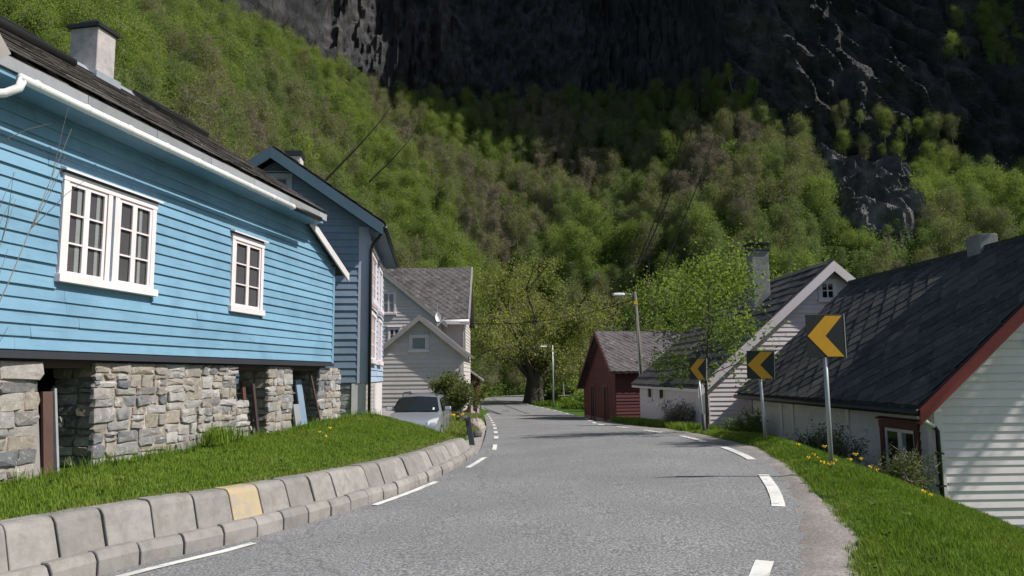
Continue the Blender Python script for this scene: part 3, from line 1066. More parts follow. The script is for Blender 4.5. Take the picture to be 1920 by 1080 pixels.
def stone(mt, x0, x1, z0, z1, parent, mat, y0=0.070, proud=0.040):
    g = SRND.uniform(.004, .013)
    w, h = x1 - x0, z1 - z0
    j = lambda a: SRND.uniform(-a, a)
    cut = min(w, h) * 0.18
    pts = [(x0 + cut * SRND.random(), z0), (x0 + w * .5 + j(w * .12), z0 - .2 * g), (x1 - cut * SRND.random(), z0), (x1, z0 + h * .5 + j(h * .15)),
           (x1 - cut * SRND.random(), z1), (x0 + w * .5 + j(w * .12), z1), (x0 + cut * SRND.random(), z1), (x0, z0 + h * .5 + j(h * .15))]
    cx, cz = (x0 + x1) / 2, (z0 + z1) / 2
    pts = [(x + (cx - x) / max(w, .01) * 2 * g + j(.018), z + (cz - z) / max(h, .01) * 2 * g + j(.016)) for x, z in pts]
    d = y0 - proud * SRND.uniform(.55, 1.25)
    tx, tz = j(.10), j(.10)
    ring = lambda f, y: [(cx + (x - cx) * f, y + ((x - cx) * tx + (z - cz) * tz), cz + (z - cz) * f) for x, z in pts]
    r0, r1, r2 = [(x, y0 + .03, z) for x, z in pts], ring(1.0, d + .014), ring(SRND.uniform(.88, .96), d)
    r2 = [(x, y + j(.008), z) for x, y, z in r2]
    mb = MB(mt).loft([r0, r1, r2], close=True)
    n = len(mb.v)
    o = n - 8
    mb.v.append(tuple(mt @ Vector((cx + j(.02), d - .008 + j(.008), cz + j(.02)))))
    for k in range(8):
        mb.f.append((o + k, o + (k + 1) % 8, n))
        mb.mi.append(0)
    return mb.build('stone', mat, parent)


def rubble(mt, x0, x1, z0, z1, parent, mat, target=0.045, proud=0.040):
    out = []
    split_rect(x0, x1, z0, z1, target, out)
    for r in out:
        stone(mt, *r, parent, mat, proud=proud)


# ------------------------------------------------------------------ BLUE HOUSE (left foreground)
bh = empty('blue_house', (-5.40, 8.74, 0), rad(80), 'bright blue clapboard house on a rubble stone footing, nearest on the left', 'house')
FB = frame((0, 0, 0), (1, 0, 0), (0, 1, 0))
WIN1A, WIN1B = (0.0, 2.84, .84, 1.29), (.93, 2.84, .80, 1.29)
WIN2 = (3.74, 2.80, 1.06, 1.29)
MB().prism([(-4, 1.99), (8.0, 1.99), (8.0, 4.12), (6.45, 4.86), (-4, 4.9)], 0.0, 0.14).build('wall', M['blue'], bh)
MB().prism([(-4, 1.99), (6.4, 1.99), (6.4, 4.9), (-4, 4.9)], 0.145, 5.2).build('wall', M['blue'], bh)
MB().prism([(6.42, 1.99), (7.98, 1.99), (7.98, 4.05), (6.42, 4.8)], 0.145, 4.6).build('wall', M['blue'], bh)
siding(bh, FB, -4, 7.93, 2.0, 4.86, 0.1445, M['blue'],
       holes=[(-.01, 1.74, 2.83, 4.13), (3.74, 4.80, 2.80, 4.09)],
       right=lambda z: min(7.93, 8.0 - (z - 4.12) / 0.477) if z > 4.12 else 7.93, jitter=0.003)
for z in np.arange(2.83, 4.1, .1445):                       # strip of boards between the paired windows
    MB().box(.845, .925, -.014, .001, z + .006, z + .14).build('siding_board', M['blue'], bh, fix=False)
MB().box(7.93, 8.02, -.035, .03, 1.97, 4.12).build('corner_board', M['blue'], bh)
MB().hexa([(-4, -.045, 1.90), (8.03, -.045, 1.90), (8.03, .10, 1.90), (-4, .10, 1.90), (-4, -.03, 1.985), (8.03, -.03, 1.985), (8.03, .10, 1.985), (-4, .10, 1.985)]).build('sill_beam', M['navy'], bh)
MB().box(-4, 7.9, .1, 5.1, 1.80, 1.965).build('floor_beam', M['brown_wood'], bh)
# paired casement window: two casings under one drip board
w1 = window(bh, FB, 0, 2.84, 1.73, 1.29, sashes=[(.085, .405), (.405, .745), (.975, .1 + 1.19), (.1 + 1.19, 1.645)], rows=3, case=.085, curtain=[(.27, .34), (.60, .66), (.98, 1.06), (1.42, 1.48)], head=.06, sill=.05)
MB().box(.755, .835, -.055, -.001, 2.91, 4.04).build('mullion', M['white'], w1)
MB().box(.885, .965, -.055, -.001, 2.91, 4.04).build('mullion', M['white'], w1)
MB().box(.8375, .8825, -.02, -.001, 2.91, 4.04).build('mullion_gap', M['blue'], w1)
window(bh, FB, 3.74, 2.80, 1.06, 1.29, sashes=[(.10, .53), (.53, .96)], rows=3, case=.09, curtain=[(.12, .2)], head=.06, sill=.03)
# eave: soffit, fascia boards, gutter
MB().box(-4, 6.5, -.41, -.002, 4.80, 4.855).build('soffit', M['blue'], bh)
x = -4.0
while x < 6.5:
    MB().box(x + .004, min(x + 1.28, 6.6) - .004, -.445, -.41, 4.865, 4.995).build('fascia_board', M['grey_wood'], bh)
    x += 1.28
gutter(bh, [(-1.2, -.505, 4.79), (5.0, -.505, 4.80)], .05, M['white_plastic'])
gutter(bh, [(5.0, -.505, 4.80), (6.15, -.505, 4.81)], .052, M['black_metal'])
for x in np.arange(-1.0, 5.1, .74):
    MB().tube([(x, -.505, 4.795), (x + .03, -.505, 4.795)], .057, 10).build('gutter_joint', M['white_plastic'], bh, smooth=True)
gutter(bh, [(-1.16, -.505, 4.79), (-1.2, -.505, 4.68), (-1.28, -.42, 4.60), (-1.9, -.03, 4.38), (-2.05, -.05, 4.2), (-2.05, -.05, 2.1)], .045, M['white_plastic'], 'downpipe')
# roof
TP = 0.65
EV, RG = (-.40, 5.03), (2.55, 6.95)
sl = math.hypot(RG[0] - EV[0], RG[1] - EV[1])
rf = MB().prism([(EV[0], EV[1]), (RG[0], RG[1]), (5.6, 4.97), (5.6, 4.90), (RG[0], RG[1] - .09), (EV[0], EV[1] - .05)], -4.1, 6.72)
rf.v = [(y, x, z) for x, y, z in rf.v]
roof = rf.build('roof', M['slate_grey'], bh)
slates(roof, plane_frame((-4.1, EV[0] - .03, EV[1] + .0), (1, 0, 0), (0, RG[0] - EV[0], RG[1] - EV[1])), 10.82, sl + .05, .46, .36, M['slate_grey'], seed=4)
MB().hexa([(-4.1, 2.38, 6.90), (6.74, 2.38, 6.90), (6.74, 2.72, 6.88), (-4.1, 2.72, 6.88), (-4.1, 2.5, 7.03), (6.74, 2.5, 7.03), (6.74, 2.6, 7.03), (-4.1, 2.6, 7.03)]).build('ridge_cap', M['zinc'], roof)
RP = plane_frame((0, EV[0], EV[1]), (1, 0, 0), (0, RG[0] - EV[0], RG[1] - EV[1]))
for xa, xb in ((-1.2, 1.9), (4.35, 5.9)):
    f = MB(RP)
    f.box(xa, xb, 2.75, 2.88, .04, .15).box(xa, xb, 3.38, 3.5, .04, .15).box(xa, xa + .08, 2.88, 3.38, .04, .15).box(xb - .08, xb, 2.88, 3.38, .04, .15)
    so = f.build('roof_window', M['black_metal'], roof, bevel=.02)
tube_ = MB(RP).tube([(-1.3, 2.45, .1), (1.9, 2.45, .1)], .07, 8).build('roof_pipe', M['black_metal'], roof, smooth=True)
ch = MB().box(3.18, 3.62, 2.28, 2.82, 6.4, 7.72).build('chimney', M['render'], bh, bevel=.015)
MB().box(3.13, 3.67, 2.23, 2.87, 7.72, 7.78).build('chimney_lid', M['black_metal'], ch)
MB().hexa([(3.2, 2.30, 7.785), (3.6, 2.30, 7.785), (3.6, 2.8, 7.785), (3.2, 2.8, 7.785), (3.28, 2.4, 7.9), (3.52, 2.4, 7.9), (3.52, 2.7, 7.9), (3.28, 2.7, 7.9)]).build('chimney_hood', M['black_metal'], ch)
MB().box(3.1, 3.7, 2.2, 2.9, 6.72, 6.90).build('chimney_flashing', M['zinc'], ch)
# lean-to roof and its barge board at the far end
MB().hexa([(6.36, -.16, 4.90), (8.42, -.16, 3.98), (8.42, 4.7, 3.98), (6.36, 4.7, 4.90), (6.36, -.16, 4.97), (8.42, -.16, 4.05), (8.42, 4.7, 4.05), (6.36, 4.7, 4.97)]).build('lean_to_roof', M['slate_grey'], bh)
MB().hexa([(6.40, -.20, 4.76), (8.44, -.20, 3.85), (8.44, -.165, 3.85), (6.40, -.165, 4.76), (6.40, -.20, 4.93), (8.44, -.20, 4.02), (8.44, -.165, 4.02), (6.40, -.165, 4.93)]).build('barge_board', M['offwhite'], bh)
# porch gable end that just enters the frame at the top left
MB().prism([(-3.4, 4.70), (-1.78, 4.70), (-1.62, 4.84), (-1.80, 5.02), (-3.4, 5.02)], -.80, -.60).build('porch_gable', M['grey_board'], bh)
# stone footing
ft = MB().box(-1.6, -.13, .058, .62, .35, 1.87).build('stone_footing', M['mortar'], bh)
for a, b in ((.86, 4.14), (5.3, 6.18), (7.52, 8.5)):
    f2 = MB().box(a + .02, b - .02, .058, .62, .35, 1.87)
    f2.build('mortar_bed', M['mortar'], ft)
rubble(FB, -1.6, -.06, .42, 1.87, ft, M['stone'], .10)
rubble(FB, .80, 4.18, .42, 1.87, ft, M['stone'], .036)
rubble(FB, 4.18, 4.6, .42, 1.28, ft, M['stone'], .04)
MB().box(4.14, 4.56, .058, .62, .35, 1.26).build('mortar_bed', M['mortar'], ft)
rubble(FB, 5.25, 6.26, .42, 1.86, ft, M['stone'], .05)
rubble(FB, 7.45, 8.62, .5, 1.83, ft, M['stone'], .045)
for s0, d in ((.86, .68), (5.3, .68), (7.52, .68)):
    rubble(frame((s0 - .06, d, 0), (0, -1, 0), (1, 0, 0)), 0, d - .05, .42, 1.86, ft, M['stone'], .06)
rubble(frame((8.44, .08, 0), (0, 1, 0), (-1, 0, 0)), 0, .5, .5, 1.83, ft, M['stone'], .06)
MB().box(-4, 8.5, 2.6, 2.7, .3, 1.8).build('cellar_wall', M['dark'], bh)  # near-black colour stands in for the unlit cellar
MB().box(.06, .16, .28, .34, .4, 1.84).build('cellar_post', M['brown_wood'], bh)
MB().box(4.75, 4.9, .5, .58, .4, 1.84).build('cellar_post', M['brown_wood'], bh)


def leaning(label, name, x, y, z0, z1, w, th, lean_x, lean_y, mat, cat='plank'):
    o = MB().hexa([(0, 0, 0), (w, 0, 0), (w, th, 0), (0, th, 0), (lean_x, lean_y, z1 - z0), (w + lean_x, lean_y, z1 - z0), (w + lean_x, th + lean_y, z1 - z0), (lean_x, th + lean_y, z1 - z0)]).build(name, mat)
    o.location = bh.matrix_basis @ Vector((x, y, z0)) if False else Matrix.Rotation(rad(80), 4, 'Z') @ Vector((x, y, z0)) + Vector((-5.40, 8.74, 0))
    o.rotation_euler = (0, 0, rad(80))
    return tag(o, label, cat)


leaning('tall brown plank leaning in the leftmost opening under the blue house', 'wooden_plank', .16, .12, .50, 1.52, .15, .035, .07, .15, M['rust_wood'])
leaning('thin pale edged batten beside the brown plank in the leftmost stone opening', 'wooden_batten', .36, .12, .55, 1.56, .035, .05, .07, .17, M['grey_wood'], 'batten')
leaning('short grey brown board standing against the left jamb of the leftmost opening', 'wooden_board', -.06, .10, .5, 1.40, .15, .03, .0, .10, M['grey_board'], 'board')
leaning('dark red brown plank standing in the middle opening of the stone footing', 'wooden_plank', 4.86, .2, .55, 1.60, .10, .04, .03, .16, M['rust_wood'])
leaning('narrower brown plank just right of the red brown one in the middle opening', 'wooden_plank', 5.02, .08, .55, 1.56, .08, .04, .03, .16, M['brown_wood'])
leaning('wide rust brown sheet leaning in the right opening under the blue house', 'rusty_sheet', 6.34, .3, .55, 1.76, .52, .03, .04, .18, M['rust_wood'], 'sheet')
leaning('blue grey board leaning right of the rust brown sheet under the house', 'wooden_board', 6.95, .15, .6, 1.62, .26, .03, .04, .20, M['blue_dim'], 'board')
leaning('short pale grey slab propped low before the rust brown sheet', 'stone_slab', 6.62, .12, .6, 1.12, .26, .03, .03, .10, M['grey_wood'], 'slab')
leaning('thin light batten leaning left against the last stone pier', 'wooden_batten', 7.44, -.04, .62, 1.70, .05, .03, -.22, .16, M['rust_wood'], 'batten')

# ------------------------------------------------------------------ DARK BLUE HOUSE behind it
db = empty('dark_blue_house', (-3.88, 20.0, 0), rad(6), 'tall slate blue two-storey house showing its shaded gable, second on the left', 'house')
DW, DL, DAX, DAZ, DEZ = 5.1, 5.9, -2.55, 7.62, 5.86
dsl = (DAZ - DEZ) / (-DAX)
F1 = frame((0, 0, 0), (1, 0, 0), (0, 1, 0))
F2 = frame((0, 0, 0), (0, 1, 0), (-1, 0, 0))
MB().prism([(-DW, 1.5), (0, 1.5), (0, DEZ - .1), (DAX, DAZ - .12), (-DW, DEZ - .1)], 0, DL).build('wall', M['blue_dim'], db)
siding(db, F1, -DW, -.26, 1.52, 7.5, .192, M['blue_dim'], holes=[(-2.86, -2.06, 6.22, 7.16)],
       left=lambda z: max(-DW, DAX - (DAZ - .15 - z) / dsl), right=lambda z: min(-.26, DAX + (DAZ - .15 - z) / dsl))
MB().box(-.26, .03, -.035, .0, 1.5, 5.72).build('corner_board', M['blue_trim'], db)
MB().box(.0, .035, .0, .2, 1.5, 5.72).build('corner_board', M['blue_trim'], db)
H2 = [(.38, 2.2, 3.72, 5.14), (3.2, 4.6, 3.72, 5.14), (.38, 2.2, 2.06, 3.5), (3.2, 4.6, 2.06, 3.5)]
siding(db, F2, .2, DL, 1.52, 5.74, .17, M['blue_sunlit'], holes=H2)
for a, b, c, d in H2:
    window(db, F2, a, c, b - a, d - c, sashes=[(.12, (b - a) / 2), ((b - a) / 2, b - a - .12)], rows=3, case=.12, proud=.07)
window(db, F1, -2.86, 6.22, .80, .94, rows=1, cols=1, case=.12, mats=('blue_trim', 'blue_trim'))
# roof with deep dark barge boards
for sgn in (1, -1):
    e = (DAX + sgn * (-DAX + .42), DAZ - dsl * (-DAX + .42) + .06)
    r = (DAX, DAZ + .06)
    pf = MB().hexa([(r[0], -.45, r[1]), (e[0], -.45, e[1]), (e[0], DL + .6, e[1]), (r[0], DL + .6, r[1]), (r[0], -.45, r[1] + .12), (e[0], -.45, e[1] + .12), (e[0], DL + .6, e[1] + .12), (r[0], DL + .6, r[1] + .12)])
    dr = pf.build('roof', M['slate_grey'], db)
    if sgn == 1:
        slates(dr, plane_frame((e[0] + .03, -.5, e[1] + .11), (0, 1, 0), (r[0] - e[0], 0, r[1] - e[1])), DL + 1.1, math.hypot(r[0] - e[0], r[1] - e[1]), .42, .4, M['slate_grey'], seed=8, joined=True, name='slate_cover')
    MB().hexa([(r[0], -.50, r[1] - .22), (e[0], -.50, e[1] - .22), (e[0], -.455, e[1] - .22), (r[0], -.455, r[1] - .22), (r[0], -.50, r[1] + .09), (e[0], -.50, e[1] + .09), (e[0], -.455, e[1] + .09), (r[0], -.455, r[1] + .09)]).build('barge_board', M['blue_barge'], db)
MB().box(.04, .44, -.44, DL + .55, 5.50, 5.60).build('soffit', M['blue_barge'], db)
gutter(db, [(.47, -.5, 5.60), (.47, DL + .6, 5.62)], .06, M['black_metal'])
gutter(db, [(.44, -.30, 5.58), (.30, -.22, 5.42), (.10, -.09, 5.2), (.07, -.08, 5.0), (.07, -.08, .72)], .042, M['black_metal'], 'downpipe')
c = MB().box(-2.80, -2.36, 2.8, 3.3, 7.2, 8.5).build('chimney', M['offwhite'], db, bevel=.01)
MB().box(-2.84, -2.32, 2.76, 3.34, 8.5, 8.66).build('chimney_cap', M['black_metal'], c)
ff = MB().box(-DW, -.02, .06, .5, .2, 1.497).build('stone_footing', M['white_stone'], db)
rubble(F1, -2.2, -.4, .5, 1.48, ff, M['white_stone'], .16, proud=.05)
MB().box(-.4, -.02, -.02, .4, .3, 1.495).build('rendered_pier', M['offwhite'], ff)
MB().box(-.3, .0, .42, DL, .2, 1.497).build('side_footing', M['offwhite'], db)
for i in range(9):
    for k in range(3):
        MB().box(.002, .03, .55 + k * .7, 1.13 + k * .7, .55 + i * .105, .635 + i * .105).build('brick', M['red_trim'] if False else M['render'], ff)

# ------------------------------------------------------------------ GREY-WHITE HOUSE with its annex, far left
gh = empty('white_slate_house', (-7.4, 42.0, 0), 0, 'cream white two-storey house with a wide grey slate roof, behind the annex', 'house')
G0 = Matrix.Identity(4)
# cross gable wall faces the road: apex over x = 0
MB().prism([(-3.3, .1), (3.35, .1), (3.35, 4.75), (.05, 7.48), (-3.3, 4.75)], 0, 3.0).build('wall', M['cream'], gh)
gsl = (7.48 - 4.75) / 3.3
siding(gh, G0, -3.3, 3.33, .3, 7.4, .19, M['cream'], holes=[(0.0, .84, 5.18, 6.46), (.4, 1.12, 3.6, 4.44)],
       left=lambda z: max(-3.3, .05 - (7.46 - z) / gsl), right=lambda z: min(3.33, .05 + (7.46 - z) / gsl))
window(gh, G0, 0.0, 5.18, .84, 1.28, sashes=[(.1, .42), (.42, .74)], rows=2, case=.1, curtain=[(.15, .36), (.48, .7)])
window(gh, G0, .4, 3.6, .72, .84, sashes=[(.1, .36), (.36, .62)], rows=2, case=.1)
MB().hexa([(.05, -.18, 7.42), (3.75, -.18, 4.36), (3.75, -.13, 4.36), (.05, -.13, 7.42), (.05, -.18, 7.64), (3.75, -.18, 4.58), (3.75, -.13, 4.58), (.05, -.13, 7.64)]).build('barge_board', M['grey_board'], gh)
MB().hexa([(.05, -.16, 7.56), (3.72, -.16, 4.53), (3.72, 2.2, 4.53), (.05, 4.2, 7.56), (.05, -.16, 7.66), (3.72, -.16, 4.63), (3.72, 2.2, 4.63), (.05, 4.2, 7.66)]).build('gable_roof', M['slate_far'], gh)
MB().hexa([(.05, -.16, 7.56), (-3.72, -.16, 4.53), (-3.72, 2.2, 4.53), (.05, 4.2, 7.56), (.05, -.16, 7.66), (-3.72, -.16, 4.63), (-3.72, 2.2, 4.63), (.05, 4.2, 7.66)]).build('gable_roof', M['slate_far'], gh)
# main range, ridge along the road front
MB().box(-6, 4.6, .9, 7.2, .1, 4.78).build('wall', M['cream'], gh)
siding(gh, frame((3.35, .9, 0), (1, 0, 0), (0, 1, 0)), .02, 1.23, .3, 4.7, .19, M['cream'])
siding(gh, frame((4.6, .9, 0), (0, 1, 0), (-1, 0, 0)), 0, 6.3, .3, 4.7, .19, M['cream'])
MB().prism([(.9, 4.78), (7.2, 4.78), (4.0, 8.0)], -6, 4.55).build('end_wall', M['cream'], gh).data.transform(Matrix(((0, 1, 0, 0), (1, 0, 0, 0), (0, 0, 1, 0), (0, 0, 0, 1))))
e, r = (.38, 4.82), (4.0, 8.28)
mr = MB().hexa([(-6.2, e[0], e[1]), (4.9, e[0], e[1]), (4.9, r[0], r[1]), (-6.2, r[0], r[1]), (-6.2, e[0], e[1] + .08), (4.9, e[0], e[1] + .08), (4.9, r[0], r[1] + .08), (-6.2, r[0], r[1] + .08)]).build('roof', M['slate_far'], gh)
slates(mr, plane_frame((-1, e[0], e[1] + .08), (1, 0, 0), (0, r[0] - e[0], r[1] - e[1])), 5.9, math.hypot(r[0] - e[0], r[1] - e[1]), .42, .42, M['slate_far'], diamond=True, joined=True, seed=5, name='slate_cover')
MB().hexa([(-6.2, 7.7, 4.82), (4.9, 7.7, 4.82), (4.9, r[0], r[1]), (-6.2, r[0], r[1]), (-6.2, 7.7, 4.9), (4.9, 7.7, 4.9), (4.9, r[0], r[1] + .08), (-6.2, r[0], r[1] + .08)]).build('roof', M['slate_far'], gh)
MB().hexa([(4.88, e[0] - .06, e[1] - .16), (4.98, e[0] - .06, e[1] - .16), (4.98, r[0], r[1] - .12), (4.88, r[0], r[1] - .12), (4.88, e[0] - .06, e[1] + .12), (4.98, e[0] - .06, e[1] + .12), (4.98, r[0], r[1] + .14), (4.88, r[0], r[1] + .14)]).build('barge_board', M['grey_board'], gh)
MB().box(3.2, 4.95, .2, .9, 4.60, 4.72).build('soffit', M['white'], gh)
gutter(gh, [(2.9, .32, 4.78), (4.95, .32, 4.80)], .07, M['white_plastic'])
gutter(gh, [(4.7, .36, 4.76), (4.68, .8, 4.5), (4.68, .84, .3)], .05, M['white_plastic'], 'downpipe')

an = empty('white_annex', (-6.3, 36.0, 0), 0, 'low cream clapboard annex with a plain gable, behind the silver car', 'outbuilding')
MB().prism([(0, .0), (3.92, .0), (3.92, 2.78), (1.85, 4.42), (0, 2.78)], 0, 5.2).build('wall', M['cream'], an)
asl = 1.64 / 2.0
siding(an, G0, .0, 3.78, .3, 4.4, .20, M['cream'], holes=[(1.32, 2.26, 2.86, 3.68)],
       left=lambda z: max(.0, 1.85 - (4.40 - z) / asl), right=lambda z: min(3.78, 1.85 + (4.40 - z) / asl), butt=.034)
MB().box(3.78, 3.95, -.03, .0, .25, 2.75).build('corner_board', M['cream'], an)
siding(an, frame((3.92, 0, 0), (0, 1, 0), (-1, 0, 0)), 0, 5.2, .3, 2.7, .2, M['cream'])
window(an, G0, 1.32, 2.86, .94, .82, rows=1, cols=1, case=.12, mats=('offwhite', 'offwhite'), curtain=[(.14, .78)])
for sgn in (1, -1):
    r, e = (1.85, 4.50), (1.85 + sgn * 2.32, 4.50 - asl * 2.32)
    MB().hexa([(r[0], -.30, r[1]), (e[0], -.30, e[1]), (e[0], 5.6, e[1]), (r[0], 5.6, r[1]), (r[0], -.30, r[1] + .1), (e[0], -.30, e[1] + .1), (e[0], 5.6, e[1] + .1), (r[0], 5.6, r[1] + .1)]).build('roof', M['slate_far'], an)
    MB().hexa([(r[0], -.35, r[1] - .16), (e[0], -.35, e[1] - .16), (e[0], -.305, e[1] - .16), (r[0], -.305, r[1] - .16), (r[0], -.35, r[1] + .12), (e[0], -.35, e[1] + .12), (e[0], -.305, e[1] + .12), (r[0], -.305, r[1] + .12)]).build('barge_board', M['grey_board'], an)
MB().box(0, 3.9, -.06, .0, -.2, .28).build('base_course', M['white_stone'], an)

dish = empty('satellite_dish', (-4.05, 40.2, 3.6), rad(30), 'small round white satellite dish on a mast above the annex roof', 'satellite dish')
d_ = MB()
rows = []
for i in range(5):
    rr = .27 * i / 4
    rows.append([(rr * .62 * math.cos(t * math.pi / 8) if True else 0, -.02 - .10 * (1 - (i / 4) ** 2) * -1 - .1, 1.25 + rr * math.sin(t * math.pi / 8)) for t in range(16)])
d_.loft(rows, close=True).build('bowl', M['white_plastic'], dish, smooth=True)
MB().tube([(0, .05, -.6), (0, .05, 1.3), (0.0, .05, 2.0)], .03, 6).build('mast', M['galv'], dish)
MB().tube([(0, -.1, 1.0), (-.05, -.45, 1.2)], .015, 6).build('arm', M['galv'], dish)
MB().tube([(0, .05, .75), (.5, .1, 1.25)], .03, 6).build('bracket', M['galv'], dish)

sh = empty('red_shed', (-2.42, 52.0, 0), 0, 'tiny red plank shed with a sloping slate roof beyond the annex', 'shed')
MB().prism([(-3, -.9), (0, -.9), (0, 1.45), (-3, 3.6)], 0, 3).build('wall', M['red'], sh)
for i in range(6):
    MB().box(-1.5 + i * .25 + .01, -1.5 + (i + 1) * .25 - .01, -.03, -.002, -.9, 1.4).build('wall_board', M['red'], sh)
    MB().box(.002, .03, i * .5 + .01, (i + 1) * .5 - .01, -.9, 1.38).build('wall_board', M['red'], sh)
MB().hexa([(.32, -.3, 1.30), (-3.3, -.3, 3.9), (-3.3, 3.3, 3.9), (.32, 3.3, 1.30), (.32, -.3, 1.4), (-3.3, -.3, 4.0), (-3.3, 3.3, 4.0), (.32, 3.3, 1.4)]).build('roof', M['slate_grey'], sh)

# ------------------------------------------------------------------ RED BARN
rb = empty('red_barn', (5.45, 40.0, -.85), rad(9), 'dark red clapboard barn with a grey slate roof at the roadside', 'barn')
BL, BAY, BAZ, BEN, BEF, BD = 8.5, 2.66, 4.86, 2.86, 1.95, 6.7
pts = [(0, .1), (BD, -.2), (BD, BEF), (BAY, BAZ - .06), (0, BEN)]
MB().prism(pts, 0, BL).build('wall', M['red'], rb).data.transform(Matrix(((0, 1, 0, 0), (1, 0, 0, 0), (0, 0, 1, 0), (0, 0, 0, 1))))
FE = frame((0, 0, 0), (1, 0, 0), (0, 1, 0))
FG = frame((0, BD, 0), (0, -1, 0), (1, 0, 0))
siding(rb, FE, .0, BL, .08, 2.84, .175, M['red'], butt=.035)
n_sl, f_sl = (BAZ - BEN) / BAY, (BAZ - BEF) / (BD - BAY)
doors = [(BD - 5.15, BD - 4.05, -.2, 1.82), (BD - 2.35, BD - 1.45, -.2, 1.84)]
siding(rb, FG, .0, BD, .12, 4.75, .175, M['red'], holes=doors,
       left=lambda z: max(0, (z - BEF) / f_sl) if z > BEF else 0, right=lambda z: min(BD, BD - (z - BEN) / n_sl) if z > BEN else BD)
for a, b, c, d in doors:
    w = MB(FG).box(a, a + .22, -.05, .0, c, d).box(b - .22, b, -.05, .0, c, d).box(a, b, -.055, .0, d, d + .14).build('door_frame', M['dark_red'], rb)
    MB(FG).box(a + .22, b - .22, -.01, .0, c, d).build('dark_doorway_sheet', M['dark'], w)  # flat dark sheet on the solid wall stands for the doorway's shade
    MB(FG).box((a + b) / 2 - .10, (a + b) / 2 + .10, -.04, -.012, c, d - .05).build('door_leaf', M['brown_wood'], w)
MB(FG).box(-.02, BD + .02, -.03, .0, -.4, .1).build('base_course', M['grey_render'], rb)
for (ya, za), (yb, zb) in (((-.38, BEN - .28), (BAY, BAZ + .02)), ((BD + .35, BEF - .28), (BAY, BAZ + .02))):
    br = MB().hexa([(-.35, ya, za), (BL + .3, ya, za), (BL + .3, yb, zb), (-.35, yb, zb), (-.35, ya, za + .1), (BL + .3, ya, za + .1), (BL + .3, yb, zb + .1), (-.35, yb, zb + .1)]).build('roof', M['slate_far'], rb)
    MB().hexa([(-.40, ya, za - .12), (-.355, ya, za - .12), (-.355, yb, zb - .12), (-.40, yb, zb - .12), (-.40, ya, za + .12), (-.355, ya, za + .12), (-.355, yb, zb + .12), (-.40, yb, zb + .12)]).build('barge_board', M['dark_red'], rb)
    if ya < 0:
        slates(br, plane_frame((-.35, ya, za + .1), (1, 0, 0), (0, yb - ya, zb - za)), BL + .6, math.hypot(yb - ya, zb - za), .36, .36, M['slate_far'], diamond=True, joined=True, seed=6, name='slate_cover')

# ------------------------------------------------------------------ WHITE HOUSE with tall chimney (middle right)
mh_ = empty('white_gabled_house', (6.38, 25.0, 0), rad(2), 'white clapboard house with a tall grey chimney and long low roof', 'house')
ML, MAX, MAZ, MEZ, MW = 10.6, 4.4, 5.28, 1.42, 8.6
msl = (MAZ - MEZ) / MAX
MB().prism([(0, -.9), (MW, -.9), (MW, MAZ - msl * (MW - MAX)), (MAX, MAZ - .1), (0, MEZ - .08)], 0, ML).build('wall', M['white'], mh_)
siding(mh_, G0, .12, MW, -.6, 5.1, .152, M['white'], holes=[(3.98, 4.62, 4.05, 4.80), (1.42, 2.0, .12, 1.0)],
       left=lambda z: max(.12, MAX - (MAZ - .12 - z) / msl), right=lambda z: min(MW, MAX + (MAZ - .12 - z) / msl), butt=.03)
MB().box(.0, .12, -.035, .0, -.7, 1.35).build('corner_board', M['white'], mh_)
window(mh_, G0, 3.98, 4.05, .64, .75, sashes=[(.1, .54)], rows=2, cols=2, case=.11, back='dark', bar=.04, munt=.04)
window(mh_, G0, 1.42, .12, .58, .88, rows=1, cols=1, case=.06, back='dark')
FS = frame((0, ML, 0), (0, -1, 0), (1, 0, 0))
siding(mh_, FS, .0, ML, -.6, 1.36, .165, M['white'], holes=[(1.7, 2.7, .52, 1.24), (3.95, 4.95, .52, 1.24)])
for a in (1.7, 3.95):
    w = window(mh_, FS, a, .52, 1.0, .72, rows=1, cols=1, case=.12, head=0, sill=.02, back='dark')
    MB(FS).prism([(a - .12, 1.25), (a + 1.02, 1.25), (a + .98, 1.30), (a + .45, 1.42), (a - .08, 1.30)], -.12, -.003).build('pediment', M['white'], w)
MB(FS).box(0, ML, -.02, .0, -.9, -.6).build('base_course', M['dark'], mh_)
for y0, y1, dz, sd in ((-.35, 5.0, .07, 3), (5.0, ML + .4, 0.0, 9)):
    e, r = (-.34, MEZ - .34 * msl + .02 + dz), (MAX, MAZ + .02 + dz)
    mroof = MB().hexa([(e[0], y0, e[1]), (r[0], y0, r[1]), (r[0], y1, r[1]), (e[0], y1, e[1]), (e[0], y0, e[1] + .08), (r[0], y0, r[1] + .08), (r[0], y1, r[1] + .08), (e[0], y1, e[1] + .08)]).build('roof', M['slate_dark'], mh_)
    slates(mroof, plane_frame((e[0], y1, e[1] + .07), (0, -1, 0), (r[0] - e[0], 0, r[1] - e[1])), y1 - y0, math.hypot(r[0] - e[0], r[1] - e[1]), .56, .46, M['slate_grey'] if sd == 9 else M['slate_dark'], seed=sd)
e2 = (MW + .3, MAZ - msl * (MW + .3 - MAX))
MB().hexa([(MAX, -.35, MAZ + .02), (e2[0], -.35, e2[1]), (e2[0], ML + .4, e2[1]), (MAX, ML + .4, MAZ + .02), (MAX, -.35, MAZ + .14), (e2[0], -.35, e2[1] + .12), (e2[0], ML + .4, e2[1] + .12), (MAX, ML + .4, MAZ + .14)]).build('roof', M['slate_dark'], mh_)
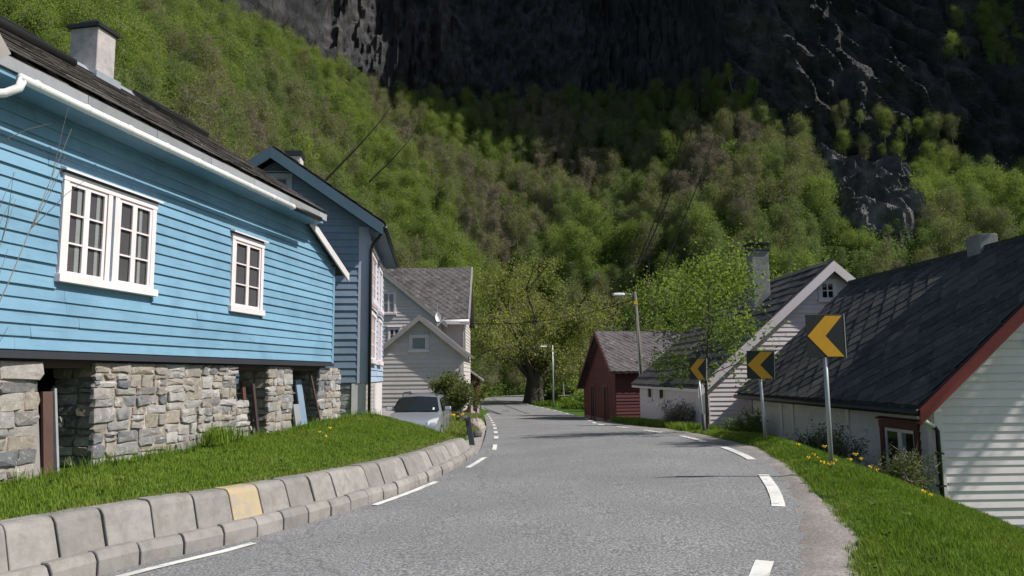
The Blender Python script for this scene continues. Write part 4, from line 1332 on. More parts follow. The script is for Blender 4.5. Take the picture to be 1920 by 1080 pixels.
for sgn, xe, ze in ((1, -.36, MEZ - .36 * msl), (-1, e2[0], e2[1])):
    MB().hexa([(MAX, -.42, MAZ - .25), (xe, -.42, ze - .25), (xe, -.355, ze - .25), (MAX, -.355, MAZ - .25), (MAX, -.42, MAZ + .10), (xe, -.42, ze + .10), (xe, -.355, ze + .10), (MAX, -.355, MAZ + .10)]).build('barge_board', M['white'], mh_)
MB().box(-.34, -.30, -.3, ML + .3, 1.06, 1.16).build('fascia_board', M['white'], mh_)
MB().box(-.30, .0, -.3, ML + .3, 1.08, 1.14).build('soffit', M['white'], mh_)
c = MB().box(2.72, 3.36, 2.6, 3.2, 3.4, 6.25).build('chimney', M['grey_render'], mh_, bevel=.02)
MB().box(2.66, 3.42, 2.54, 3.26, 6.25, 6.32).build('chimney_collar', M['black_metal'], c)
for a in (2.70, 2.92, 3.14, 3.34):
    for b in (2.6, 3.18):
        MB().box(a, a + .04, b, b + .04, 6.32, 6.50).build('hood_post', M['black_metal'], c)
MB().box(2.64, 3.44, 2.52, 3.28, 6.50, 6.55).build('chimney_hood', M['black_metal'], c)

# ------------------------------------------------------------------ NEAR WHITE OUTHOUSE with red barge board (right foreground)
nh = empty('white_outhouse', (8.03, 14.5, 0), rad(2), 'white clapboard outhouse with a red barge board and dark slate roof', 'outbuilding')
NL, NAX, NAZ, NW = 9.7, 3.5, 4.45, 7.2
nsl = (4.45 - .93) / 3.95
NEZ = NAZ - nsl * NAX
MB().prism([(0, -2.7), (NW, -2.7), (NW, NAZ - nsl * (NW - NAX)), (NAX, NAZ - .1), (0, NEZ - .1)], 0, NL).build('wall', M['white'], nh)
siding(nh, G0, .16, NW, -2.65, 4.4, .158, M['white'],
       left=lambda z: max(.16, NAX - (NAZ - .14 - z) / nsl), right=lambda z: min(NW, NAX + (NAZ - .14 - z) / nsl), butt=.03)
MB().box(.0, .16, -.04, .0, -2.0, 1.12).build('corner_board', M['white'], nh)
FN = frame((0, NL, 0), (0, -1, 0), (1, 0, 0))
NWIN = (NL - 1.86, NL - .42, -.56, .64)
siding(nh, FN, .0, NL - .16, -1.5, 1.02, .165, M['offwhite'], holes=[NWIN])
MB(FN).box(NL - .16, NL, -.03, .0, -1.9, 1.12).build('corner_board', M['white'], nh)
for y in (7.35, 6.55, 3.35):
    MB(FN).box(NL - y - .08, NL - y + .08, -.05, -.024, -1.5, 1.0).build('wall_batten', M['white'], nh)
window(nh, FN, NWIN[0], NWIN[2], NWIN[1] - NWIN[0], NWIN[3] - NWIN[2], sashes=[(.15, .72), (.72, 1.29)], rows=1, cols=1, case=.15, mats=('dark_red', 'white'), head=.06, sill=.03, bar=.07, back='dark', proud=.075, curtain=[(.78, .9)])
MB(FN).box(-.1, NL + .3, -.42, .0, .90, .95).build('soffit', M['offwhite'], nh)
e, r = (-.47, NAZ - nsl * (NAX + .47) + .03), (NAX, NAZ + .03)
nroof = MB().hexa([(e[0], -.40, e[1]), (r[0], -.40, r[1]), (r[0], NL + .1, r[1]), (e[0], NL + .1, e[1]), (e[0], -.40, e[1] + .09), (r[0], -.40, r[1] + .09), (r[0], NL + .1, r[1] + .09), (e[0], NL + .1, e[1] + .09)]).build('roof', M['slate_dark'], nh)
slates(nroof, plane_frame((e[0] - .02, NL + .1, e[1] + .09), (0, -1, 0), (r[0] - e[0], 0, r[1] - e[1])), NL + .52, math.hypot(r[0] - e[0], r[1] - e[1]), .64, .64, M['slate_dark'], diamond=True, seed=2, thick=.02)
MB().box(r[0] - .12, r[0] + .12, -.4, NL + .1, r[1] + .06, r[1] + .17).build('ridge_cap', M['slate_dark'], nroof)
e2 = (NW + .45, NAZ - nsl * (NW + .45 - NAX))
MB().hexa([(NAX, -.40, NAZ + .03), (e2[0], -.40, e2[1]), (e2[0], NL + .1, e2[1]), (NAX, NL + .1, NAZ + .03), (NAX, -.40, NAZ + .14), (e2[0], -.40, e2[1] + .1), (e2[0], NL + .1, e2[1] + .1), (NAX, NL + .1, NAZ + .14)]).build('roof', M['slate_dark'], nh)
for xe, ze in ((-.50, NAZ - nsl * (NAX + .50)), e2):
    MB().hexa([(NAX, -.46, NAZ - .21), (xe, -.46, ze - .21), (xe, -.405, ze - .21), (NAX, -.405, NAZ - .21), (NAX, -.46, NAZ + .08), (xe, -.46, ze + .08), (xe, -.405, ze + .08), (NAX, -.405, NAZ + .08)]).build('barge_board', M['red_trim'], nh)
gutter(nh, [(-.54, -.42, .90), (-.54, NL + .1, .93)], .07, M['black_metal'])
gutter(nh, [(-.50, -.36, .86), (-.46, -.36, .80), (-.05, -.10, .62)], .04, M['white_plastic'], 'downpipe')
gutter(nh, [(-.05, -.10, .62), (.02, -.09, .54), (.02, -.09, -1.2)], .042, M['black_metal'], 'downpipe')
for z in (.1, -.5):
    MB().box(-.05, .09, -.14, -.035, z, z + .03).build('pipe_clip', M['black_metal'], nh)
MB().box(3.26, 3.72, 3.0, 3.5, 4.2, 4.93).build('chimney', M['grey_render'], nh, bevel=.02)
MB().box(2.0, 2.1, -.16, -.02, 2.2, 2.32).build('wall_hook', M['black_metal'], nh)

# ------------------------------------------------------------------ chevron signs
def chevron(label, x, y, zb, z0, z1, w, rz, lean, post_dx=0.0, sleeve=False):
    t = empty('chevron_sign', (x, y, zb), rz, label, 'road sign', 'chevron signs on the outside of the bend')
    h = z1 - z0
    dx = lean * (z0 - zb)
    F = Matrix.Translation((dx, 0, z0 - zb)) @ Matrix.Rotation(-lean * .6, 4, 'Y')
    MB().tube([(post_dx, .05, -.4), (post_dx + lean * (z1 - zb - .1), .05, h + z0 - zb - .12)], .032, 12).build('post', M['galv'], t, smooth=True)
    if sleeve:
        MB().tube([(post_dx - .01, .05, -.4), (post_dx + lean * .45, .05, .50)], .05, 12).build('post_sleeve', M['marker'], t, smooth=True)
    b = MB(F).box(-w / 2, w / 2, -.012, .012, 0, h).build('board', M['sign_black'], t, bevel=.003)
    MB(F).box(w / 2 + .0005, w / 2 + .012, -.016, .016, -.006, h + .006).build('edge_strip', M['galv'], b)
    MB(F).box(-w / 2 + .06, w / 2 - .06, .014, .03, h * .25, h * .33).box(-w / 2 + .06, w / 2 - .06, .014, .03, h * .7, h * .78).build('bracket', M['galv'], t)
    y_ = -.0165
    q = [(-.96, .5), (.02, .97), (.90, .97), (-.02, .5), (.92, .02), (.05, .02)]
    pts = [(a * w / 2, y_, c * h) for a, c in q]
    MB(F).add(pts + [(p[0], -.0125, p[2]) for p in pts], [(0, 1, 2, 3), (0, 3, 4, 5)] + [(i, (i + 1) % 6, (i + 1) % 6 + 6, i + 6) for i in range(6)]).build('chevron', M['sign_yellow'], b)
    return t


chevron('nearest and largest black and amber chevron sign, before the dark slate roof', 4.52, 10.8, .26, 1.87, 2.49, .555, rad(2), -.0)
chevron('middle chevron sign, partly against the white gabled house and slate eave', 5.09, 15.3, .33, 1.54, 2.11, .53, rad(-14), -.04)
chevron('farthest and smallest chevron sign on a leaning post beside the young tree', 5.03, 20.0, .10, 1.50, 2.08, .50, rad(-46), -.09, sleeve=True)


# ------------------------------------------------------------------ street lamps, cables
def lamp(label, x, y, zb, ht, lean, arm, head, rz=0.0, r=.105, mat='pole_wood'):
    t = empty('street_lamp', (x, y, zb), rz, label, 'street lamp', 'street lamps along the road')
    MB().tube([(0, 0, -.5), (lean * .5, 0, ht * .5), (lean, 0, ht)], [r, r * .9, r * .78], 12).build('pole', M[mat], t, smooth=True)
    MB().tube([(lean, 0, ht - .22), (lean - arm * .5, 0, ht - .13), (lean - arm, 0, ht - .12)], .03, 8).build('arm', M['galv'], t, smooth=True)
    rows = []
    for a, w, h in ((0, .05, .05), (.08, .10, .09), (.35, .13, .11), (.6, .12, .08), (.68, .05, .03)):
        xx = lean - arm - a * head / .68
        zz = ht - .12
        rows.append([(xx, -w, zz - h * .4), (xx, -w * .7, zz + h * .6), (xx, w * .7, zz + h * .6), (xx, w, zz - h * .4), (xx, w * .6, zz - h), (xx, -w * .6, zz - h)])
    mb = MB().loft(rows, close=True)
    mb.f += [(0, 1, 2, 3, 4, 5), tuple(range(len(mb.v) - 6, len(mb.v)))]
    mb.mi += [0, 0]
    mb.build('lamp_head', M['white_plastic'], t, smooth=False, bevel=.012)
    MB().box(lean - .09 if ht > 7 else lean * .93 - .1, lean * .93 + .1, -r - .02, -r * .6, ht * .9, ht * .9 + .14).build('pole_tag', M['yellow_flower'], t)
    MB().tube([(lean * .62, -r - .02, ht * .05), (lean * .9, -r * .8, ht * .8)], .018, 6).build('conduit', M['galv'], t)
    return t


lamp('street lamp on a leaning wooden pole in front of the red barn', 6.62, 38.0, -.72, 6.6, -.34, .52, .62)
lamp('smaller distant street lamp beside the big spreading tree', 4.06, 76.0, -1.42, 6.15, -.02, .58, .72, r=.10, mat='galv')


def cable(label, a, b, sag, r, n=24, group='overhead power lines'):
    a, b = Vector(a), Vector(b)
    pts = []
    for i in range(n + 1):
        t = i / n
        p = a.lerp(b, t)
        p.z -= sag * 4 * t * (1 - t)
        pts.append(p)
    return tag(MB().tube(pts, r, 5, caps=False).build('power_cable', M['cable'], smooth=True), label, 'cable', group)


# power lines that climb the wooded slope
cable('right-hand power line, faintest of three climbing the slope on the right', (10.6, 52, 9.0), (48.8, 165, 63.5), 1.6, .055)
cable('middle and darkest of three power lines climbing the slope on the right', (9.2, 52, 9.6), (44.3, 168, 66), 1.8, .07)
cable('left of three power lines climbing the slope on the right', (8.9, 52, 9.4), (43.0, 170, 67), 1.7, .055)
cable('darker left cable climbing from behind the dark blue house', (-7.3, 28, 9.0), (-24.5, 152, 59.8), .6, .055)
cable('fainter right cable climbing from behind the dark blue house', (-6.2, 32, 10.2), (-20.5, 160, 57), .6, .045)
cable('thin slack cable crossing in front of the big spreading tree', (-2.9, 41, 4.6), (6.33, 38.1, 5.5), .5, .016, group='house supply cable')


# ------------------------------------------------------------------ parked silver car
car = empty('parked_car', (-3.28, 24.4, -.52), rad(-1), 'silver estate car facing the road, parked behind the grass bank', 'car')
ST = [  # y, half width at sill, belt, roof;  z sill, bumper-line, belt, roof edge, roof centre
    (0.00, .55, .60, .50, .34, .45, .58, .60, .62), (0.06, .74, .78, .64, .26, .45, .66, .70, .72), (.25, .83, .85, .70, .22, .48, .76, .80, .82),
    (.75, .87, .88, .74, .20, .55, .88, .92, .95), (.98, .87, .885, .74, .20, .58, .93, .98, 1.0),
    (1.02, .87, .885, .73, .20, .58, .95, 1.0, 1.02), (1.78, .87, .885, .64, .20, .58, .97, 1.49, 1.53), (2.3, .87, .885, .64, .20, .58, .98, 1.53, 1.575),
    (3.3, .87, .88, .63, .20, .58, 1.0, 1.53, 1.58), (4.05, .86, .87, .58, .22, .58, 1.02, 1.45, 1.49), (4.35, .82, .83, .62, .28, .58, 1.0, 1.02, 1.04), (4.45, .72, .74, .55, .34, .55, .85, .88, .9)]
rows = []
for y, ws, wb, wr, zs, zm, zb, ze, zc in ST:
    half = [(ws * .96, zs), (ws, zs + .08), (wb * 1.0, zm), (wb, (zm + zb) / 2 + .04), (wb * .965, zb), (wr + (wb * .965 - wr) * .12, ze - .03 if ze - zb > .2 else ze - .01), (wr * .9, ze), (wr * .45, zc - .008)]
    rows.append([(x, y, z) for x, z in half] + [(0, y, zc)] + [(-x, y, z) for x, z in reversed(half)])
mb = MB().loft(rows)
k = len(rows[0])
mb.f += [tuple(range(k)), tuple(range(len(mb.v) - k, len(mb.v)))]
mb.mi += [0, 0]
body = mb.build('body', M['car'], car, smooth=True)
wd = body.modifiers.new('edge', 'EDGE_SPLIT')
wd.split_angle = rad(38)
M['car_glass'] = m_plain('dark_car_glass', (0.012, 0.015, 0.016), 0.04, 0.0, 0.9)
g = MB().add([(-.78, 1.00, 1.03), (.78, 1.00, 1.03), (.625, 1.70, 1.475), (0, 1.68, 1.51), (-.625, 1.70, 1.475), (-.3, .96, 1.045), (.3, .96, 1.045)], [(0, 5, 6, 1, 2, 3, 4)])
ws_ = g.build('windscreen', M['car_glass'], car)
MB().hexa([(.55, 1.03, 1.075), (.61, 1.03, 1.075), (.61, 1.045, 1.075), (.55, 1.045, 1.075), (.55, 1.125, 1.14), (.605, 1.125, 1.14), (.605, 1.14, 1.14), (.55, 1.14, 1.14)]).build('sticker', M['white_plastic'], ws_)
for sx in (1, -1):
    MB().add([(sx * .884, 1.30, 1.02), (sx * .888, 2.4, 1.03), (sx * .712, 2.36, 1.46), (sx * .725, 1.86, 1.42)], [(0, 1, 2, 3)]).build('side_window', M['car_glass'], car)
    MB().add([(sx * .888, 2.46, 1.03), (sx * .882, 3.7, 1.04), (sx * .71, 3.6, 1.45), (sx * .712, 2.42, 1.46)], [(0, 1, 2, 3)]).build('side_window', M['car_glass'], car)
    mm = MB().hexa([(sx * .90, 1.50, 1.02), (sx * 1.13, 1.52, 1.03), (sx * 1.12, 1.66, 1.03), (sx * .90, 1.64, 1.02), (sx * .90, 1.52, 1.16), (sx * 1.12, 1.54, 1.16), (sx * 1.1, 1.65, 1.16), (sx * .90, 1.63, 1.16)])
    mm.build('wing_mirror', M['car'], car, bevel=.03)
    MB().hexa([(sx * .50, .0, .60), (sx * .80, .12, .62), (sx * .84, .40, .70), (sx * .56, .22, .72), (sx * .50, .02, .73), (sx * .79, .14, .76), (sx * .83, .42, .85), (sx * .56, .26, .80)]).build('headlight', M['lamp_glass'], car, bevel=.02)
    MB().tube([(sx * .60, 1.95, 1.52), (sx * .60, 2.1, 1.62), (sx * .60, 3.6, 1.62), (sx * .59, 3.8, 1.50)], .022, 8).build('roof_rail', M['black_metal'], car, smooth=True)
    for yw in (.85, 3.55):
        wh = MB().tube([(sx * .72, yw, .31), (sx * .885, yw, .31)], .315, 24).build('wheel', M['rubber'], car, bevel=.02)
        rim = MB().tube([(sx * .80, yw, .31), (sx * .893, yw, .31)], .20, 20)
        rim.build('rim', M['galv'], wh)
for sx in (1, -1):
    for yy in (1.28, 2.43, 3.55):
        MB().hexa([(sx * .872, yy, .34), (sx * .892, yy, .34), (sx * .892, yy + .012, .34), (sx * .872, yy + .012, .34), (sx * .872, yy, .93), (sx * .888, yy, .93), (sx * .888, yy + .012, .93), (sx * .872, yy + .012, .93)]).build('door_gap', M['black_metal'], car)
    for yy in (2.2, 3.35):
        MB().box(min(sx * .885, sx * .91), max(sx * .885, sx * .91), yy, yy + .17, .84, .875).build('door_handle', M['car'], car, bevel=.006)
MB().box(-.7, .7, -.012, .05, .30, .40).build('air_intake', M['black_metal'], car, bevel=.01)
for x_ in (-.35, .3):
    MB().tube([(x_, .99, 1.035), (x_ + .42, 1.10, 1.10)], .01, 6).build('wiper', M['black_metal'], car)
MB().box(-.45, .45, -.03, .05, .50, .60).build('grille', M['black_metal'], car, bevel=.01)
MB().box(-.26, .26, -.045, -.03, .36, .47).build('number_plate', M['white_plastic'], car)

# ------------------------------------------------------------------ small things by the driveway
mp = empty('marker_post', (-1.05, 19.3, -.08), 0, 'dark leaning marker post at the end of the concrete kerb', 'marker post')
MB().hexa([(-.07, -.05, 0), (.07, -.05, 0), (.07, .05, 0), (-.07, .05, 0), (-.19, .0, .68), (-.05, .0, .72), (-.05, .08, .72), (-.19, .08, .68)]).build('post', M['marker'], mp, bevel=.015)
MB().hexa([(-.145, -.045, .52), (-.075, -.045, .52), (-.075, -.01, .52), (-.145, -.01, .52), (-.16, -.02, .62), (-.085, -.02, .62), (-.085, .0, .62), (-.16, .0, .62)]).build('reflector', M['sign_black'], mp)
pt = empty('purple_tub', (-4.0, 22.0, .30), 0, 'purple plastic tub behind the grass bank by the dark blue house', 'tub')
MB().tube([(0, 0, -.5), (0, 0, .12), (0, 0, .16)], [.26, .34, .36], 18).build('tub', M['purple'], pt, smooth=False)
MB().tube([(0, 0, .16), (0, 0, .20), (0, 0, .24)], [.37, .35, .12], 18).build('lid', M['purple'], pt)
wr = empty('white_railing', (-1.55, 33.0, -.45), rad(4), 'short white wooden railing at the foot of the annex steps', 'railing')
MB().box(-.30, -.20, 0, .1, 0, 1.2).build('post', M['white'], wr)
MB().box(-.02, .07, 0, .1, -.1, .75).build('post', M['white'], wr)
MB().hexa([(-.32, -.01, 1.12), (.09, -.01, .72), (.09, .11, .72), (-.32, .11, 1.12), (-.32, -.01, 1.22), (.09, -.01, .82), (.09, .11, .82), (-.32, .11, 1.22)]).build('handrail', M['white'], wr)
MB().hexa([(-.20, .03, .55), (-.02, .03, .45), (-.02, .07, .45), (-.20, .07, .55), (-.20, .03, .62), (-.02, .03, .52), (-.02, .07, .52), (-.20, .07, .62)]).build('rail', M['white'], wr)
stp = empty('entrance_steps', (-1.85, 32.6, -.5), 0, 'grey stone steps with dark risers beside the white railing', 'steps')
for i in range(4):
    MB().box(-.5, .3, .22 * i, 1.2, .14 * i, .14 * (i + 1) - .012).build('step', M['boulder'], stp, bevel=.01)
for i, (x, y, z, s, lb) in enumerate([(-1.35, 27.2, -.18, .36, 'pale upright boulder by the bush at the driveway mouth'), (-1.2, 25.0, -.28, .17, 'small grey stone on the road edge past the marker post'), (9.3, 13.95, -1.42, .24, 'brown boulder in the grass at the foot of the outhouse gable'), (-2.0, 29.5, .0, .22, 'low grey stone among the yellow flowers')]):
    bmv = []
    mb = MB()
    rows = []
    for a in range(7):
        th = math.pi * a / 6
        rows.append([tuple(Vector((math.sin(th) * math.cos(p * math.pi / 5), math.sin(th) * math.sin(p * math.pi / 5), math.cos(th))) * s * (1 + (.16 if i == 0 else .3) * noise.noise((a * .9 + i * 7, p * .8, 1.0)))) for p in range(10)])
    o = mb.loft(rows, close=True).build('boulder', M['mortar'] if i == 0 else M['boulder'])
    o.location = (x, y, z)
    tag(o, lb, 'boulder')


# ------------------------------------------------------------------ plants
class Plant:
    def __init__(self, seed):
        self.r = np.random.default_rng(seed)
        self.wood = MB()
        self.tips = []

    def limb(self, p, d, ln, r0, r1, n, bend, droop, sides=6):
        pts, q, dd = [np.array(p, float)], np.array(p, float), np.array(d, float)
        for i in range(n):
            dd = dd + self.r.normal(0, bend, 3)
            dd[2] += droop
            dd /= np.linalg.norm(dd)
            q = q + dd * ln / n
            pts.append(q.copy())
        self.wood.tube(pts, list(np.linspace(r0, r1, n + 1)), sides, caps=False)
        return pts, dd


def make_tree(seed, h=9.0, cb=.3, rad_=2.6, r0=.13, limbs=14, subs=4, shape='round', elev=.6, droop=-.03, stems=1, bend=.12):
    P = Plant(seed)
    r = P.r
    for st in range(stems):
        base = (r.normal(0, r0 * 1.1), r.normal(0, r0 * 1.1), -0.6) if stems > 1 else (0, 0, -.6)
        lean = (r.normal(0, .05 if stems == 1 else .22), r.normal(0, .05 if stems == 1 else .22), 1)
        rs = r0 if stems == 1 else r0 * .6
        tp, _ = P.limb(base, np.array(lean) / np.linalg.norm(lean), h * .93 + .6, rs, rs * .16, 9, .05, .02, 8)
        tp = np.array(tp)
        for i in range(limbs // stems):
            f = cb + (0.97 - cb) * ((i + r.random()) / (limbs // stems))
            pos = np.array([np.interp(f * 9, range(10), tp[:, k]) for k in range(3)])
            az = i * 2.4 + r.random() * 1.2 + st * 1.3
            if shape == 'round':
                L = rad_ * math.sqrt(max(.12, 1 - ((f - (cb + .97) / 2 * .95) / ((1.02 - cb) * .56)) ** 2))
            elif shape == 'narrow':
                L = rad_ * (1.05 - f) ** .55 * 1.25
            else:
                L = rad_ * math.sqrt(max(.2, 1 - ((f - .6) / .55) ** 2)) * 1.05
            L *= r.uniform(.75, 1.15)
            e = elev * r.uniform(.6, 1.4)
            d = np.array([math.cos(az) * math.cos(e), math.sin(az) * math.cos(e), math.sin(e)])
            rb_ = max(rs * (1 - f * .85) * .55, .012)
            lp, dd = P.limb(pos, d, L, rb_, rb_ * .2, 4, bend, droop, 5)
            for k in range(subs):
                a = r.uniform(.3, 1)
                q = np.array([np.interp(a * 4, range(5), np.array(lp)[:, c]) for c in range(3)])
                d2 = d * .6 + r.normal(0, .6, 3) + [0, 0, .15]
                d2 /= np.linalg.norm(d2)
                sp, _ = P.limb(q, d2, L * r.uniform(.25, .5), rb_ * .35, rb_ * .12, 2, bend * 1.5, droop * 2, 3)
                P.tips += [sp[1], sp[2]]
            P.tips.append(lp[-1])
            if L > 1.5:
                P.tips.append(lp[-2])
    return P


def crown_arrays(P, n_leaf, size, sigma, n_twig, twig_w, twig_l, flat=1.0, up=.35, aspect=.75):
    """leaf-sized faces gathered in clumps at the branch ends, plus fine twigs"""
    r = P.r
    tips = np.array([np.asarray(t) for t in P.tips])
    wt_ = r.random(len(tips)) ** 1.2 + .15
    idx = r.choice(len(tips), n_leaf, p=wt_ / wt_.sum())
    cen = tips[idx] + r.normal(0, sigma, (n_leaf, 3)) * [1, 1, flat]
    nrm = r.normal(0, 1, (n_leaf, 3))
    nrm[:, 2] += up
    nrm /= np.linalg.norm(nrm, axis=1)[:, None]
    t = np.cross(nrm, r.normal(0, 1, (n_leaf, 3)))
    t /= np.linalg.norm(t, axis=1)[:, None]
    b = np.cross(nrm, t)
    s = size * r.uniform(.6, 1.35, n_leaf)[:, None]
    v = np.stack([cen - t * s, cen - b * s * aspect, cen + t * s, cen + b * s * aspect], 1).reshape(-1, 3)
    f = np.arange(n_leaf * 4).reshape(-1, 4)
    clump_t = r.random(len(tips))[idx]
    tint = np.clip(.5 * clump_t + .5 * r.random(n_leaf), 0, 1)
    mi = np.zeros(n_leaf, int)
    if n_twig:
        ti = r.integers(0, len(tips), n_twig)
        a = tips[ti] + r.normal(0, sigma * .5, (n_twig, 3))
        d = r.normal(0, 1, (n_twig, 3)) + [0, 0, .5]
        d /= np.linalg.norm(d, axis=1)[:, None]
        e = a + d * twig_l * r.uniform(.5, 1.3, n_twig)[:, None]
        w = np.cross(d, r.normal(0, 1, (n_twig, 3)))
        w = w / np.linalg.norm(w, axis=1)[:, None] * twig_w
        tv = np.stack([a - w, a + w, e + w * .3, e - w * .3], 1).reshape(-1, 3)
        f = np.concatenate([f, np.arange(n_twig * 4).reshape(-1, 4) + len(v)])
        v = np.concatenate([v, tv])
        mi = np.concatenate([mi, np.ones(n_twig, int)])
        tint = np.concatenate([tint, np.zeros(n_twig)])
    return v, f, mi, tint


def plant_meshes(P, leaf_mat, bark_mat, name, *a, **k):
    v, f, mi, tint = crown_arrays(P, *a, **k)
    crown = raw_mesh(name + '_crown', v, f, [leaf_mat, M['twig']], mi, tint)
    trunk = P.wood.mesh(name + '_trunk', bark_mat)
    trunk.polygons.foreach_set('use_smooth', [True] * len(trunk.polygons))
    return trunk, crown


def place_tree(name, meshes, loc, rz, s, label, group=None, cat='tree', parts=('trunk', 'crown')):
    o = empty(name, loc, rz, label, cat, group)
    o.scale = s if hasattr(s, '__len__') else (s, s, s)
    for pn, me in zip(parts, meshes):
        link(pn, me, o)
    return o


# the big spreading tree at the roadside
P = Plant(21)
P.limb((0, 0, -.6), (.02, 0, 1), 4.4, 1.15, .85, 6, .02, 0, 14)
for az in (0.2, 1.4, 2.6, 3.9, 5.1):
    P.limb((.95 * math.cos(az), .95 * math.sin(az), -.5), (-.13 * math.cos(az), -.13 * math.sin(az), 1), 3.6, .5, .3, 4, .02, 0, 9)
for i in range(11):
    az, e = i * 2.4 + .5, (1.45, 1.1, .72, 1.2, .9, .6, 1.3, .8, 1.05, .65, 1.25)[i]
    d = np.array([math.cos(az) * math.cos(e), math.sin(az) * math.cos(e), math.sin(e)])
    L = 11.5 if e > 1 else 8.8
    lp, dd = P.limb((.45 * math.cos(az), .45 * math.sin(az), 2.6 + (i % 4) * .35), d, L, .36, .05, 8, .10, .02, 8)
    for k in range(9):
        a = P.r.uniform(1.8, 8)
        q = np.array([np.interp(a, range(9), np.array(lp)[:, c]) for c in range(3)])
        d2 = d * .5 + P.r.normal(0, .6, 3) + [0, 0, .1]
        l2, _ = P.limb(q, d2 / np.linalg.norm(d2), L * P.r.uniform(.22, .42), .09, .02, 4, .16, -.02, 5)
        for kk in range(4):
            d3 = d2 * .5 + P.r.normal(0, .6, 3)
            l3, _ = P.limb(l2[P.r.integers(1, 5)], d3 / np.linalg.norm(d3), P.r.uniform(.9, 2.0), .03, .01, 3, .2, -.03, 3)
            P.tips += l3[1:]
        P.tips += l2[2:]
tm = plant_meshes(P, M['leaf_spread'], M['bark'], 'spreading_tree', 26000, .115, .55, 5200, .016, .8)
place_tree('spreading_tree', tm, (2.45, 86.5, -1.5), .4, 1.0, 'great spreading tree with thick forking limbs in olive bud beside the road')
# the young tree behind the farthest sign
P = make_tree(5, 4.6, .36, 1.75, .062, 20, 8, 'round', .75, -.02, bend=.16)
tm = plant_meshes(P, M['leaf_bright'], M['bark'], 'young_tree', 5200, .044, .15, 500, .004, .3)
place_tree('young_tree', tm, (5.32, 20.9, .05), 1.0, 1.0, 'slender young tree with fresh green leaves behind the farthest chevron sign')


def shrub(label, loc, seed, h, r, leaf, n, size, s=1.0, twigs=900, cat='shrub', name='shrub', rz=0.0, tw=.005):
    P = Plant(seed)
    for i in range(26):
        az, e = i * 2.4, P.r.uniform(1.0, 1.52)
        d = np.array([math.cos(az) * math.cos(e), math.sin(az) * math.cos(e), math.sin(e)])
        lp, _ = P.limb((P.r.normal(0, r * .15), P.r.normal(0, r * .15), -.15), d, h * P.r.uniform(.6, 1.0), .012, .003, 5, .12, -.02, 4)
        P.tips += lp[2:]
        for k in range(3):
            sp, _ = P.limb(lp[P.r.integers(2, 5)], d * .5 + P.r.normal(0, .6, 3), h * .2, .006, .002, 2, .2, 0, 3)
            P.tips += sp[1:]
    tm = plant_meshes(P, leaf, M['bark'], name, n, size, r * .10, twigs, tw, h * .14)
    return place_tree(name, tm, loc, rz, s, label, cat=cat, parts=('stem', 'foliage'))


shrub('round green and brown bush in front of the annex by the driveway', (-2.55, 31.5, .12), 31, 1.9, 1.2, M['shrub_leaf'], 6500, .05, twigs=2600, name='bush')
shrub('dark bare twiggy bush against the white side wall with two tiny windows', (5.75, 26.5, -.42), 32, 1.35, 1.0, M['leaf_brown'], 900, .03, twigs=2600, name='bare_bush', tw=.006)
shrub('sparse budding shrub by the outhouse wall, left of the nearest sign post', (6.6, 15.6, -.25), 33, 1.05, .8, M['shrub_leaf'], 2200, .022, twigs=900)
shrub('sparse reddish budding shrub just left of the dark red window', (6.75, 13.2, -.45), 34, 1.05, .8, M['shrub_leaf'], 2600, .020, twigs=1100)
shrub('dark low shrub in the shade between the two nearer sign posts', (7.3, 18.6, -.45), 35, .95, .7, M['leaf_green'], 900, .03, twigs=400)
shrub('leafy shrub before the small dark window of the white gabled house', (7.7, 23.6, -.35), 36, 1.3, .7, M['leaf_bright'], 700, .04, twigs=200)
shrub('low dark shrub under the young tree by the white house corner', (6.9, 22.6, -.25), 37, .9, .8, M['leaf_green'], 900, .04, twigs=300)
P = Plant(41)
for i in range(6):
    lp, _ = P.limb((P.r.normal(0, .05), P.r.normal(0, .1), 0), (.12 + .1 * P.r.random(), .05, 1), 1.5 + P.r.random() * .9, .009, .002, 7, .09, -.01, 4)
    for k in range(4):
        P.limb(lp[P.r.integers(2, 7)], (P.r.normal(.2, .5), P.r.normal(0, .3), .7), .5, .004, .0015, 3, .15, 0, 3)
bt = P.wood.build('bare_sapling', M['twig'])
bt.location = (-4.42, 5.75, 1.6)
bt.location = (-4.62, 6.15, .55)
bt.scale = (1, 1, 1.55)
tag(bt, 'thin leafless twigs of a sapling at the far left edge', 'sapling')


# dandelions and other yellow flowers
def flower_meshes(seed, h, r):
    rr = random.Random(seed)
    stem = MB().tube([(0, 0, -.03), (rr.uniform(-.02, .02), 0, h * .5), (rr.uniform(-.03, .03), rr.uniform(-.03, .03), h)], .004, 5).mesh('flower_stem', M['grass'])
    top = Vector((0, 0, h))
    mb = MB()
    for k in range(14):
        a = k * 2.4
        rad__ = r * (.35 + .65 * (k % 3) / 2)
        x, y = math.cos(a) * rad__, math.sin(a) * rad__
        mb.add([(0, 0, h - .004), (x - y * .3, y + x * .3, h + .012 * (1 + k % 2)), (x * 1.15, y * 1.15, h + .008), (x + y * .3, y - x * .3, h + .012 * (1 + k % 2))], [(0, 1, 2, 3)])
    mb.tube([(0, 0, h - .005), (0, 0, h + .016)], [r * .5, r * .35], 8)
    head = mb.mesh('flower_head_mesh', M['yellow_flower'])
    return stem, head


FM = [flower_meshes(i, h, r) for i, (h, r) in enumerate(((.13, .030), (.17, .033), (.10, .028), (.20, .034)))]


def surface_at(grid, x, y):
    d = (grid[:, :, 0] - x) ** 2 + (grid[:, :, 1] - y) ** 2
    i, j = np.unravel_index(np.argmin(d), d.shape)
    return float(grid[i, j, 2])


